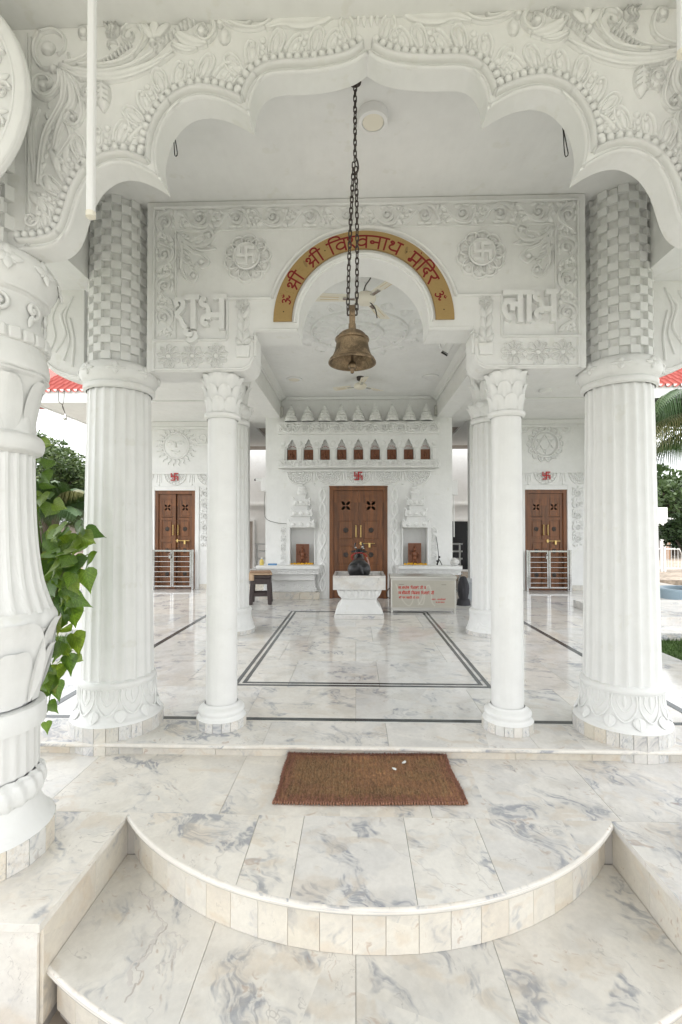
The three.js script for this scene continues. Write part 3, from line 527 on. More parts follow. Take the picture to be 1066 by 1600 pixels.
  st(z3, [[300, 330], [295, 430], [225, 500], [155, 460], [165, 385], [220, 375], [250, 415], [225, 440]], .016, .03);
  st(z3, [[310, 335], [325, 430], [312, 530], [262, 620], [215, 720], [195, 853], [185, 1000]], .020, .03);
  st(z3, [[320, 340], [360, 430], [372, 520], [330, 600], [290, 700], [270, 800]], leafy(.018, .004), .026);
  st(z3, [[340, 350], [395, 440], [425, 540], [430, 610], [395, 665], [335, 650], [320, 600], [360, 580], [395, 610], [375, 630]], .013, .028);
  st(z3, [[180, 560], [150, 650], [145, 760], [155, 880], [160, 980]], leafy(.012, .003), .02);
  st(z3, [[340, 650], [370, 720], [330, 790], [280, 853]], leafy(.014, .003), .022);
  for (let i = 0; i < 6; i++) S.push(petal(...z3(290 - i * 14, 590 + i * 55), -PI / 2 - .7, .035, .007, .016, .3), petal(...z3(240 - i * 12, 560 + i * 60), -PI / 2 + 3.6, .03, .006, .014, -.3));
  S.push(dome(...z3(440, 138), .026, .028, .03), dome(...z3(600, 125), .03, .036, .03), dome(...z3(230, 215), .034, .032, .028), dome(...z3(262, 335), .02, .02, .03), dome(...z3(205, 430), .022, .022, .026), dome(...z3(830, 202), .018, .018, .03), dome(...z3(375, 618), .014, .014, .024));
  for (const [a, l] of [[PI / 2, .12], [PI / 2 + .7, .1], [PI / 2 - .75, .1]]) S.push(petal(...z3(838, 185), a, l, .022, .024));
  for (let i = 0; i < 4; i++) S.push(ribbon([z3(560 + i * 22, 100), z3(585 + i * 18, 130), z3(570 + i * 16, 165)].map((p) => p), .004, .034, { n: 8 }));
  // bud with leaf on the plain ground
  S.push(dome(...z3(470, 490), .042, .044, .03), ribbon(spiral(...z3(470, 490), .034, .01, 0, 1.6, 20), .006, .036), petal(...z3(545, 410), -PI / 2 + .05, .135, .034, .03), dome(...z3(400, 375), .018, .016, .02), dome(...z3(425, 398), .015, .014, .02), dome(...z3(385, 405), .014, .014, .02));
  for (let i = 0; i < 7; i++) S.push(petal(...z3(470, 490), i * .9, .056, .014, .022));
  for (let i = 0; i < 4; i++) S.push(petal(...z3(545, 430 + i * 30), -.5, .036, .006, .036), petal(...z3(545, 430 + i * 30), PI + .5, .036, .006, .036));
  st(z4, [[0, 62], [90, 50], [165, 85], [185, 150], [140, 205], [90, 185], [85, 130], [125, 115], [140, 150]], .016, .032);
  st(z4, [[-40, 150], [20, 190], [80, 215], [145, 225]], leafy(.026, .004), .03);
  st(z4, [[-60, 215], [20, 245], [90, 250]], leafy(.016, .003), .026);
  st(z4, [[150, 55], [230, 85], [320, 130], [420, 140], [495, 100], [500, 45], [455, 28], [425, 60], [450, 85]], .017, .03);
  st(z4, [[200, 60], [290, 100], [370, 110], [395, 75], [365, 58]], .011, .024);
  st(z4, [[470, 140], [560, 110], [680, 118], [790, 95], [870, 50], [915, 45]], leafy(.026, .004), .028);
  st(z4, [[480, 125], [560, 70], [680, 62], [780, 50], [870, 22], [905, 35]], leafy(.018, .003), .024);
  for (let i = 0; i < 9; i++) S.push(petal(...z4(590 + i * 34, 100 - i * 5), 2.5, .036, .006, .034));
  S.push(dome(...z4(215, 108), .02, .02, .026), dome(...z4(240, 182), .027, .036, .028), dome(...z4(112, 152), .024, .024, .03), petal(...z4(1018, 150), PI / 2, .1, .011, .018), petal(...z4(985, 140), PI / 2, .075, .009, .016));
  for (let i = 0; i < 12; i++) { const u = i / 11, p = z3(lerp(850, 1080, u), lerp(248, 60, Math.pow(u, .8)) + 8); S.push(dome(p[0], p[1], .012, .009, .042, .8 - u * .6, 8, 3)); }
  for (let i = 0; i < 8; i++) { const u = i / 7, p = z3(lerp(560, 700, u), lerp(312, 215, u)); S.push(dome(p[0], p[1], .0095, .008, .036, .6, 8, 3)); }
  for (let i = 0; i < 3; i++) { const p = z4(20 + i * 26, 122 - i * 14); S.push(dome(p[0], p[1], .013, .011, .034, .3, 8, 3)); }
  S.push(ribbon(spiral(...z5(245, 835), .036, .008, .3, -1.5, 22), (u) => .010 * (1 - .3 * u), .018), dome(...z5(245, 835), .012, .012, .02));
  for (const [u, v, a, l] of [[470, 220, 2.0, .11], [380, 420, 1.9, .09], [330, 620, 2.0, .1], [520, 130, 1.5, .09], [290, 560, 2.3, .1]]) S.push(petal(...z5(u + 60, v + 150), a, l, .02, .018));
  for (const g of S) both('scroll_relief', g.scale(1, 1, .72));
  const fx = ap(36, 0)[0]; both('frame_rib', ribbon([[fx, 3.38], [fx, 2.50]], .006, .01, { n: 2 }));
  both('frame_rib', ribbon([[fx - .016, 3.40], [fx - .016, 2.50]], .004, .006, { n: 2 }));
}
// ---------------------------------------------------------------- ceilings, beams, eave
{
  const t = thing('front_eave', 'deep pale eave slab overhanging the front arch and steps', 'eave', [0, 3.418, -1.4]);
  obj('slab', bb(-3.4, 3.4, 0, .16, -.549, 3.5), M.ceiling, t); obj('drip_edge', bb(-3.4, 3.4, -.03, .20, 3.503, 3.56), M.paint, t);
}
{
  const t = thing('porch_ceiling', 'flat cream ceiling over the porch where the bell hangs', 'ceiling', [0, capTop, -2.6]);
  obj('slab', bb(-1.795, 1.795, 0.001, .3, -.76, .549), M.ceiling, t);
  obj('roof_slab', bb(-3.4, 3.4, .301, .5, -.76, .65), M.paint, t);
}
for (const s of [-1, 1]) {
  const t = thing('side_soffit', s < 0 ? 'pale lowered side soffit behind the turned column' : 'pale lowered side soffit on the palm side of the porch', 'soffit', [s * 2.55, 2.95, -2.62]);
  obj('soffit', s < 0 ? bb(-.84, .75, 0, .5205, -.58, .56) : bb(-.75, .84, 0, .5205, -.58, .56), s < 0 ? M.ceiling : M.ceilingSide, t);
  // scalloped bracket springing from the column capital
  const b = thing('bracket_arch', s < 0 ? 'white curved bracket with elephant trunk relief beyond the vine column' : 'white curved bracket with relief lines beyond the palm side column', 'bracket', [s * 1.9, 2.3, -3.2]);
  const q = [[0, .02], [.1, .035], [.2, .075], [.27, .13], [.34, .19], [.46, .235], [.62, .25], [.78, .23], [.9, .18], [1.0, .25], [1.1, .36], [1.3, .42], [1.5, .42], [1.5, .648], [0, .648]].map(([x, y]) => [x * s, y]);
  obj('panel', prism(s < 0 ? q : q.reverse(), .12, .004), M.paint, b);
  const C = (pts, w, h = .012) => ribbon(pts.map(([x, y]) => [x * s, y]), w, h);
  obj('edge_rib', C([[0, .05], [.1, .065], [.2, .105], [.27, .16], [.34, .22], [.46, .265], [.62, .28], [.78, .26]], .008), M.paint, b);
  obj('trunk_relief', [C([[.46, .3], [.42, .42], [.34, .5], [.27, .46], [.31, .40]], (u) => .04 * (1 - .6 * u), .02), C([[.30, .24], [.27, .34], [.28, .45], [.24, .56]], .012), C([[.2, .22], [.13, .34], [.16, .48], [.1, .56]], .010), C([[.08, .12], [.07, .3], [.1, .45]], .010), C([[.36, .27], [.33, .36], [.35, .45], [.40, .52], [.46, .56]], .009), C([[.42, .3], [.39, .38], [.41, .44], [.47, .48]], .008), C([[.52, .31], [.5, .42], [.56, .5], [.64, .48], [.62, .42], [.57, .43]], .012), C([[.25, .2], [.2, .32], [.22, .46], [.17, .58]], .007), C([[.14, .16], [.1, .3], [.13, .46], [.08, .6]], .007)], M.paint, b);
}
{ // hall ceiling with its carved rose
  const t = thing('hall_ceiling', 'flat white hall ceiling with large carved ceiling rose', 'ceiling', [0, 3.78, -6.1]);
  obj('slab', bb(-1.46, 1.46, 0, .2, -2.898, 2.77), M.ceiling, t);
  for (const s of [-1, 1]) obj('cornice', prism([[0, 0], [.10, 0], [.07, -.03], [.05, -.05], [.03, -.06], [.02, -.10], [0, -.10]].map(([x, y]) => [s * (x - 1.458), y - .002]).reverse(), 5.6).translate(0, 0, 2.75), M.paint, t);
  obj('cornice', bb(-1.35, 1.35, -.05, -.002, -2.89, -2.84), M.paint, t);
  const rose = (n, r, f) => { for (let i = 0; i < n; i++) { const a = i / n * PI * 2; const m = obj('rose_petal', f, M.paint, t, [0, 0, .1]); m.rotation.order = 'XZY'; m.rotation.set(PI / 2, 0, 0); m.rotateZ(a); m.scale.set(1, 1, 1); m.translateX(0); void r; } };
  const P1 = merge([petal(.64, 0, 0, .2, .085, .03), ribbon(spiral(.74, .03, .05, .01, 0, 1.3, 16), .012, .035)]);
  const P2 = merge([petal(.32, 0, 0, .2, .05, .03), dome(.56, .04, .022, .022, .03)]);
  const P3 = petal(.05, 0, 0, .2, .045, .035);
  rose(16, .8, P1); rose(18, .5, P2); rose(10, .2, P3);
  for (const [r, w] of [[.60, .016], [.29, .014], [.05, .03]]) { const m = obj('rose_ring', ribbon(spiral(0, 0, r, r, 0, 1, 48), w, .03), M.paint, t, [0, 0, .1]); m.rotation.x = PI / 2; }
  obj('roof_slab', bb(-2.6, 2.6, .201, .45, -2.9, 2.86), M.paint, t);
}
for (const s of [-1, 1]) {
  const t = thing('hall_beam', s < 0 ? 'deep white ceiling beam on the vine side of the hall' : 'deep white ceiling beam on the lawn side of the hall', 'beam', [s * 1.6, 3.385, -6.1]);
  obj('beam', rbb(-.14, .14, 0, .60, -2.898, 2.77, .008), M.paint, t);
  obj('side_ceiling', s < 0 ? bb(-.78, -.141, .24, .42, -4.9, 2.77) : bb(.141, .78, .24, .42, -4.9, 2.77), s < 0 ? M.ceiling : M.ceilingSide, t);
  obj('wing_ceiling', s < 0 ? bb(-2.15, -.7805, .24, .42, -2.44, 2.77) : bb(.7805, 2.6, .24, .42, -2.44, 2.77), s < 0 ? M.ceiling : M.ceilingSide, t);
  obj('bracket_plate', bb(s < 0 ? .142 : -.19, s < 0 ? .19 : -.142, .02, .2, -2.88, -2.80), M.steel, t);
}
// ---------------------------------------------------------------- inner arch wall
// Devanagari strokes, drawn by hand on a box one unit high: headline at 1, foot at 0
const G = {
  sha: [.78, [[[.10, .70], [.03, .82], [.11, .93], [.25, .88], [.28, .70], [.18, .52], [.05, .45]], [[.05, .45], [.22, .34], [.42, .04]], [[.64, 1], [.64, 0]]]],
  shu: [.84, [[[.10, .72], [.03, .84], [.12, .95], [.26, .88], [.26, .70], [.12, .54], [.03, .46]], [[.03, .46], [.18, .34], [.28, .16], [.40, .05]], [[.62, 1], [.62, .02]], [[.34, 1], [.82, 1]], [[.40, .02], [.38, -.12], [.52, -.17], [.66, -.12], [.70, -.24], [.56, -.34], [.42, -.30]]]],
  bha: [.92, [[[.20, .93], [.08, .93], [.04, .83], [.12, .76], [.23, .72], [.28, .58], [.28, .30]], [[.28, .42], [.15, .39], [.08, .28], [.15, .17], [.27, .20]], [[.28, .44], [.72, .44]], [[.72, 1], [.72, 0]], [[.44, 1], [.90, 1]]]],
  la: [.80, [[[.36, .40], [.34, .60], [.20, .72], [.06, .60], [.05, .38], [.16, .20], [.34, .13]], [[.36, .40], [.40, .58], [.50, .62], [.62, .52]], [[.64, 1], [.64, 0]], [[0, 1], [.80, 1]]]],
  aa: [.36, [[[.18, 1], [.18, 0]], [[0, 1], [.36, 1]]]],
  ii: [.40, [[[.20, 1], [.20, 0]], [[0, 1], [.40, 1]], [[.20, 1], [.18, 1.25], [.0, 1.36], [-.16, 1.24], [-.17, 1.0]]]],
  shra: [.72, [[[.14, .74], [.06, .84], [.14, .95], [.28, .88], [.28, .70], [.16, .56], [.06, .50]], [[.06, .50], [.30, .44], [.56, .46]], [[.34, .44], [.10, .06]], [[.56, 1], [.56, 0]], [[.34, 1], [.72, 1]]]],
  vi: [.40, [[[.18, 1], [.18, 0]], [[.0, 1], [.4, 1]], [[.18, 1], [.26, 1.26], [.50, 1.34], [.74, 1.22], [.80, 1.0]]]],
  va: [.74, [[[.58, .64], [.38, .74], [.14, .60], [.10, .38], [.26, .22], [.48, .28], [.58, .42]], [[.58, 1], [.58, 0]], [[0, 1], [.74, 1]]]],
  shv: [.46, [[[.12, .74], [.05, .84], [.14, .94], [.27, .86], [.27, .68], [.14, .54]], [[.08, .48], [.26, .30], [.40, .05]], [[.0, 1], [.46, 1]]]],
  na: [.72, [[[.22, .40], [.10, .44], [.09, .56], [.20, .60], [.27, .50], [.22, .40]], [[.24, .52], [.56, .52]], [[.56, 1], [.56, 0]], [[0, 1], [.72, 1]]]],
  tha: [.76, [[[.20, .74], [.09, .82], [.14, .93], [.26, .86], [.22, .68], [.10, .56], [.09, .36], [.24, .24], [.58, .30]], [[.60, 1], [.60, 0]], [[.40, 1], [.76, 1]]]],
  ma: [.78, [[[.16, 1], [.16, .34]], [[.16, .34], [.04, .30], [.08, .18], [.22, .22], [.20, .38]], [[.16, .40], [.60, .40]], [[.62, 1], [.62, 0]], [[0, 1], [.78, 1]]]],
  dot: [0, [[[-.36, 1.20], [-.32, 1.24]]]],
  da: [.62, [[[.42, 1], [.42, .76], [.20, .72], [.08, .54], [.18, .36], [.38, .36], [.40, .50], [.28, .52]], [[.34, .36], [.50, .06]], [[0, 1], [.62, 1]]]],
  ra: [.52, [[[.34, 1], [.36, .80], [.24, .64], [.06, .60]], [[.10, .60], [.26, .40], [.46, .06]], [[0, 1], [.52, 1]]]],
  om: [.98, [[[.06, .82], [.24, .95], [.42, .84], [.36, .64], [.18, .58]], [[.18, .58], [.44, .52], [.48, .26], [.28, .08], [.04, .18]], [[.42, .48], [.58, .56], [.70, .36], [.84, .30], [.92, .50]], [[.56, 1.04], [.70, .92], [.88, 1.04]], [[.71, 1.12], [.74, 1.16]]]],
  a: [.92, [[[.10, .80], [.24, .92], [.36, .78], [.22, .62]], [[.22, .62], [.40, .50], [.34, .24], [.16, .2], [.04, .34]], [[.38, .50], [.70, .50]], [[.72, 1], [.72, 0]], [[.5, 1], [.92, 1]]]],
  ka: [.86, [[[.42, 1], [.42, 0]], [[.42, .64], [.2, .72], [.08, .54], [.2, .36], [.42, .5]], [[.42, .56], [.6, .7], [.76, .56], [.72, .3]], [[0, 1], [.86, 1]]]],
  ha: [.62, [[[.3, 1], [.3, .8], [.12, .66], [.34, .54], [.46, .64], [.44, .44], [.18, .34], [.2, .12], [.4, .02]], [[0, 1], [.62, 1]]]],
  ja: [.82, [[[.08, .3], [.24, .2], [.36, .4], [.34, .6]], [[.34, .6], [.62, .6]], [[.64, 1], [.64, 0]], [[0, 1], [.82, 1]]]],
  ta: [.72, [[[.56, .56], [.24, .58], [.10, .38], [.24, .12]], [[.56, 1], [.56, 0]], [[0, 1], [.72, 1]]]],
  sva: [.98, [[[.2, .9], [.2, .6], [.04, .56]], [[.08, .56], [.36, .06]], [[.22, .52], [.44, .52]], [[.82, .64], [.62, .72], [.46, .52], [.6, .28], [.82, .42]], [[.84, 1], [.84, 0]], [[0, 1], [.98, 1]]]],
  pa: [.7, [[[.12, 1], [.12, .5], [.3, .38], [.54, .42]], [[.56, 1], [.56, 0]], [[0, 1], [.7, 1]]]],
  e: [0, [[[-.14, 1.0], [-.28, 1.2], [-.44, 1.3]]]], o: [.36, [[[.18, 1], [.18, 0]], [[0, 1], [.36, 1]], [[.18, 1.0], [.06, 1.2], [-.1, 1.3]]]],
  stop: [.26, [[[.10, .04], [.13, .04]]]], sp: [.4, []], dash: [.5, [[[.05, .5], [.45, .5]]]],
};
const strokesOf = (keys, cb) => { let x = 0; for (const k of keys) { for (const s of G[k][1]) cb(s.map(([a, b]) => [a + x, b])); x += G[k][0]; } return x; };
const wp = (px, py) => [(px - 571) * .004133, EYE + (HOR - py) * .004133];
const IZ = 3.10;
function gearFlower(parent, name, x, y, r, n, z, w = .42, round = true) {                  // round flower: heart with petals as its sub-parts
  const c = obj(name, [dome(0, 0, r * .24, r * .24, r * .22, 0, 14, 3), ribbon(spiral(0, 0, r * .3, r * .3, 0, 1, 24), r * .06, r * .12)], M.paint, parent, [x, y, z]);
  const q = r * w * .5, g = merge([ribbon([[0, -q * .62], [r * .3, -q * .95], [r * .55, -q * .92], [r * .70, -q * .45], [r * .73, 0], [r * .70, q * .45], [r * .55, q * .92], [r * .3, q * .95], [0, q * .62]], r * .055, r * .16, { n: 22, cs: 4 }), dome(r * .36, 0, r * .34, q * .8, r * .10, 0, 12, 3), ribbon([[r * .1, 0], [r * .5, 0]], r * .03, r * .2, { n: 2 })]);
  for (let i = 0; i < n; i++) { const a = i / n * PI * 2 + .2; const p = obj('petal', g, M.paint, c, [Math.cos(a) * r * .28, Math.sin(a) * r * .28, 0]); p.rotation.z = a; }
  return c;
}
function scrollUnit(L, H, up) {             // one wave of a running leaf scroll, L long, H high
  const s = up ? 1 : -1, y = (k) => H / 2 + s * k * H, h = H * .18;
  const g = [ribbon([[0, y(-.40)], [L * .14, y(-.32)], [L * .30, y(.12)], [L * .52, y(.42)], [L * .80, y(.38)], [L, y(-.40)]], (u) => H * .095, h, { n: 22, cs: 10, groove: .4 }),
    ribbon(spiral(L * .60, y(-.04), H * .40, H * .07, s * PI * .85, -s * 1.45, 26), (u) => H * .095 * (1 - .35 * u), h, { cs: 10, groove: .4 }),
    dome(L * .60, y(-.04), H * .11, H * .11, h), petal(L * .36, y(.12), s * 2.2, H * .46, H * .14, h * .8, s * .5), petal(L * .30, y(-.04), s * 2.7, H * .44, H * .13, h * .75, s * .5), petal(L * .24, y(-.26), s * 2.9, H * .4, H * .12, h * .7, s * .3),
    petal(L * .86, y(.20), s * .9, H * .42, H * .13, h * .8), petal(L * .92, y(-.02), s * .3, H * .34, H * .11, h * .75), petal(L * .84, y(-.30), -s * .5, H * .36, H * .12, h * .75), petal(L * .40, y(-.40), -s * .1, H * .42, H * .11, h * .7), petal(L * .60, y(-.46), s * .1, H * .4, H * .08, h * .7),
    dome(L * .16, y(.16), H * .10, H * .10, h * .8), dome(L * .08, y(.32), H * .09, H * .09, h * .7), dome(L * .20, y(.36), H * .09, H * .09, h * .7), dome(L * .03, y(.12), H * .07, H * .07, h * .6), dome(L * .96, y(.34), H * .08, H * .08, h * .6)];
  return merge(g);
}
function frieze(parent, x0, y0, x1, y1, H, n, z) {                          // a row of scroll units from one point to another
  const L = Math.hypot(x1 - x0, y1 - y0), a = Math.atan2(y1 - y0, x1 - x0), A = scrollUnit(L / n, H, true), B = scrollUnit(L / n, H, false);
  for (let i = 0; i < n; i++) { const m = obj('scroll_relief', i % 2 ? A : B, M.paint, parent, [lerp(x0, x1, i / n), lerp(y0, y1, i / n), z]); m.rotation.z = a; }
}
function emblem(r, w, d = w * .9) {         // the four-armed lucky mark, one outline
  const p = []; for (let k = 0; k < 4; k++) { const c = [1, 0, -1, 0][k], s = [0, -1, 0, 1][k]; for (const [x, y] of [[w / 2, w / 2], [r, w / 2], [r, -r * .96], [r - w, -r * .96], [r - w, -w / 2]]) p.push([x * c - y * s, x * s + y * c]); }
  return prism(p.reverse(), d, d * .1).translate(0, 0, d / 2);
}
const wall3 = thing('inner_arch_wall', 'white carved inner arch wall with raised lettering and round opening', 'wall', [0, 0, -IZ]);
{
  const t = wall3, X = 1.425, y0 = 2.345, yT = 3.469, xs = .715, ys = 2.60, R = .42, yc = 2.655, pts = [];
  pts.push([-X, y0]); for (let i = 0; i <= 8; i++) { const a = -PI / 2 + i / 8 * PI / 2; pts.push([-xs - .09 + Math.cos(a) * .09, y0 + .09 + Math.sin(a) * .09]); }
  pts.push([-xs, ys], [-R - .004, ys]);
  for (let i = 0; i <= 40; i++) { const a = PI - i / 40 * PI; pts.push([Math.cos(a) * R, yc + Math.sin(a) * R]); }
  pts.push([R + .004, ys], [xs, ys]); for (let i = 8; i >= 0; i--) { const a = -PI / 2 + i / 8 * PI / 2; pts.push([xs + .09 - Math.cos(a) * .09, y0 + .09 + Math.sin(a) * .09]); }
  pts.push([X, y0], [X, yT], [-X, yT]);
  obj('wall', prism(pts, .24, .004), M.paint, t);
  // hall side stays closed up to its own ceiling
  obj('upper_wall', bb(-1.40, 1.40, yT + .001, 3.98, -.23, -.05), M.paint, t);
  const rib = (p, w = .010, h = .014, o = {}) => obj('moulding', ribbon(p, w, h, { straight: true, ...o }), M.paint, t);
  const arc = (r, a0 = 0, a1 = PI, n = 48) => Array.from({ length: n + 1 }, (_, i) => { const a = lerp(a0, a1, i / n); return [Math.cos(a) * r, yc + Math.sin(a) * r]; });
  rib(arc(.445), .012, .018); rib(arc(.622, .268, PI - .268), .014, .026); 
  for (const s of [-1, 1]) {
    const f = (px, py) => { const [x, y] = wp(px, py); return [x * -s, y]; };
    rib([[s * .598, 2.82], [s * .885, 2.82], [s * .89, 2.81], [s * .89, 2.556], [s * .90, 2.550], [s * 1.385, 2.550]], .010, .022);
    rib([[s * .43, 2.612], [s * .705, 2.612], [s * .705, 2.44]], .010, .014);
    rib([[s * .72, 2.43], [s * .74, 2.385], [s * .79, 2.360], [s * 1.38, 2.358]], .010, .014);
    rib([f(238, 318), f(238, 577)], .011, .014); rib([f(238, 315), [0, wp(0, 315)[1]]], .012, .018);
    rib([f(273, 352), [s * .02, wp(0, 352)[1]]], .005, .010); rib([f(273, 352), f(273, 525)], .008, .014);
    // friezes along the top and down the side
    const yt = wp(0, 350)[1]; frieze(t, s < 0 ? -1.22 : .01, yt + .004, s < 0 ? -.01 : 1.22, yt + .004, .125, 5, 0);
    const [sx, sy0] = f(s < 0 ? 270 : 245, 352); void sy0;
    frieze(t, s < 0 ? -1.245 : 1.365, 2.575, s < 0 ? -1.245 : 1.365, 3.41, .118, 4, 0); void sx;
    // corner leaf cluster
    const c = [], q = (px, py) => f(px, py), sg = (pts, w, h = .017) => c.push(ribbon(pts.map((p) => q(...p)), (u) => w * (1 - .4 * u), h, { cs: 10, groove: .4 }));
    sg([[277, 358], [290, 372], [310, 378], [328, 372], [334, 360], [326, 352], [316, 358], [320, 366]], .014); sg([[277, 360], [284, 385], [282, 410], [292, 430], [302, 434], [308, 424], [300, 416], [294, 424]], .014);
    sg([[284, 372], [300, 386], [318, 392], [326, 404], [316, 412], [306, 404]], .014); sg([[290, 365], [312, 362], [345, 352]], .008); sg([[278, 385], [288, 402], [304, 408]], .010); sg([[296, 378], [312, 384], [338, 382]], .009); sg([[277, 395], [279, 415], [288, 428]], .008);
    c.push(dome(...q(326, 360), .018, .018, .024), dome(...q(302, 424), .018, .018, .024), dome(...q(314, 402), .022, .02, .026), dome(...q(286, 360), .016, .016, .02));
    for (let i = 0; i < 5; i++) { const p = q(284 + i * 10, 366 + i * 3); c.push(petal(p[0], p[1], s < 0 ? .6 - i * .2 : PI - .6 + i * .2, .05, .012, .018)); const p2 = q(282 + i * 3, 376 + i * 8); c.push(petal(p2[0], p2[1], s < 0 ? -.6 : PI + .6, .045, .012, .018)); }
    obj('corner_relief', c, M.paint, t);
    // round rosette with the raised mark
    const [rx, ry] = f(388, 399), ro = gearFlower(t, 'rosette', rx, ry, .152, 10, .0, .62);
    obj('rosette_disc', [rot(lathe(smooth([[.0005, 0], [.078, 0], [.086, .004], [.09, .014], [.084, .024], [.074, .012], [.0005, .010]], 2), 36), PI / 2)], M.paint, ro, [0, 0, .026]);
    obj('raised_mark', emblem(.058, .020, .024), M.paint, ro, [0, 0, .044]); 
    // a row of three daisies
    for (const px of [262, 300, 338]) gearFlower(t, 'carved_flower', ...f(px, 552), .078, 9, 0);
    // potted plant beside the opening
    const pl = [], [bx, by] = f(381, 556); pl.push(prism([[bx - .04, by], [bx + .04, by], [bx + .05, by + .075], [bx - .05, by + .075]], .026, .005).translate(0, 0, .024));
    pl.push(ribbon([[bx, by + .07], [bx + s * -.006, by + .18], [bx + s * .004, by + .32]], .008, .016)); for (const [k, a, l] of [[.10, 2.2, .10], [.10, .9, .10], [.16, 2.1, .11], [.17, .95, .12], [.23, 2.2, .09], [.25, .8, .1], [.08, 2.7, .07], [.09, .35, .07]]) pl.push(petal(bx, by + k, a, l, .021, .024, a > 1.5 ? -.4 : .4));
    obj('potted_plant_relief', pl, M.paint, t); gearFlower(t, 'carved_flower', bx + s * .004, by + .345, .045, 8, .006);
    pl.length = 0; pl.push(ribbon(spiral(bx + (s < 0 ? .07 : -.07), by + .13, .03, .006, PI, s * -1.2, 14), .007, .016)); obj('tendril_relief', pl, M.paint, t);
    // raised words
    const keys = s < 0 ? ['shu', 'bha'] : ['la', 'aa', 'bha'], x0 = s < 0 ? wp(274, 0)[0] : wp(786, 0)[0], x1 = s < 0 ? wp(358, 0)[0] : wp(871, 0)[0];
    const tot = keys.reduce((a, k) => a + G[k][0], 0), k = (x1 - x0) / tot, yb = wp(0, s < 0 ? 513 : 508)[1], yh = wp(0, 462)[1] - yb; let xx = x0;
    for (const key of keys) { const L = G[key][1].map((st, i) => ribbon(st.map(([a, b]) => [xx + a * k, yb + b * yh]), st.length === 2 ? .0185 : .017, .033 + i * .0013, { flat: true, n: st.length === 2 ? 1 : st.length * 5 })); obj('raised_letter', L, M.paint, t); xx += G[key][0] * k; }
  }
}
{ // gold name board bent over the opening
  const c = document.createElement('canvas'); c.width = 1400; c.height = 760; const x = c.getContext('2d'), S = 1180, cx = 700, cy = 725;   // S pixels per metre
  x.fillStyle = '#a98d5a'; x.fillRect(0, 0, 1400, 760);
  for (let i = 0; i < 9000; i++) { x.fillStyle = rnd() < .5 ? 'rgba(132,100,48,.10)' : 'rgba(196,168,112,.10)'; x.fillRect(rr(0, 1400), rr(0, 760), rr(2, 16), rr(1, 5)); }
  for (let i = 0; i < 60; i++) { const a = rr(.1, 3), r = rr(.47, .58) * S; x.strokeStyle = 'rgba(96,70,30,.45)'; x.lineWidth = rr(.6, 2); x.beginPath(); let X = cx + Math.cos(a) * r, Y = cy - Math.sin(a) * r; x.moveTo(X, Y); for (let k = 0; k < 4; k++) { X += rr(-14, 14); Y += rr(-10, 10); x.lineTo(X, Y); } x.stroke(); }
  for (const a of [.72, .80, 1.02, 2.36]) { x.fillStyle = 'rgba(120,96,62,.5)'; x.beginPath(); x.ellipse(cx + Math.cos(a) * .53 * S, cy - Math.sin(a) * .53 * S, 30, 11, -a + rr(-.3, .3), 0, 7); x.fill(); }
  const write = (keys, mid, size, rBase, xs = 1) => { // centred on the angle `mid`
    const tot = keys.reduce((s, k) => s + G[k][0], 0) * size * xs, a0 = mid + tot / rBase / 2;
    x.strokeStyle = '#7d0d14'; x.lineWidth = size * S * .142; x.lineCap = 'butt'; x.lineJoin = 'round';
    strokesOf(keys, (st) => { const c3 = new THREE.CatmullRomCurve3(st.map(([a, b]) => V3(a, b, 0)), false, 'centripetal'), P = st.length === 2 ? Array.from({ length: 9 }, (_, i) => V3(lerp(st[0][0], st[1][0], i / 8), lerp(st[0][1], st[1][1], i / 8), 0)) : c3.getPoints(24); x.beginPath(); P.forEach((p, i) => { const a = a0 - p.x * size * xs / rBase, r = rBase + (p.y - .5) * size; const X = cx + Math.cos(a) * r * S, Y = cy - Math.sin(a) * r * S; i ? x.lineTo(X, Y) : x.moveTo(X, Y); }); x.stroke(); });
  };
  const D = PI / 180, rB = .515;
  write(['om'], 164 * D, .062, rB); write(['shra', 'ii'], 149 * D, .078, rB - .004, 1.36); write(['shra', 'ii'], 127.5 * D, .078, rB - .004, 1.36);
  write(['vi', 'va', 'shv', 'va', 'na', 'aa', 'tha'], 89 * D, .08, rB - .004, 1.46); write(['ma', 'dot', 'vi', 'da', 'ra'], 41 * D, .084, rB - .004, 1.18); write(['om'], 17 * D, .062, rB);
  x.fillStyle = '#3a2a16'; for (const a of [173, 7, 118.5, 57.5]) { x.beginPath(); x.arc(cx + Math.cos(a * D) * .522 * S, cy - Math.sin(a * D) * .522 * S, 5, 0, 7); x.fill(); }
  x.strokeStyle = 'rgba(70,40,20,.5)'; x.lineWidth = 3; x.beginPath(); x.arc(cx, cy, .467 * S, -PI, 0); x.stroke();
  const tex = new THREE.CanvasTexture(c); tex.colorSpace = THREE.SRGBColorSpace;
  const s = new THREE.Shape(); s.absarc(0, 0, .585, 0, PI, false); s.absarc(0, 0, .464, PI, 0, true); s.closePath();
  const g = new THREE.ExtrudeGeometry(s, { depth: .008, bevelEnabled: false, curveSegments: 64 }), u = g.attributes.uv, p = g.attributes.position;
  for (let i = 0; i < u.count; i++) u.setXY(i, (cx + p.getX(i) * S) / 1400, 1 - (cy - p.getY(i) * S) / 760);
  const sign = obj('name_board', g, mat({ map: tex, roughness: .45, metalness: .15 }, false), scene, [0, 2.662, -IZ + .006]);
  tag(sign, 'curved gold name board with red lettering over the round opening', 'sign');
}
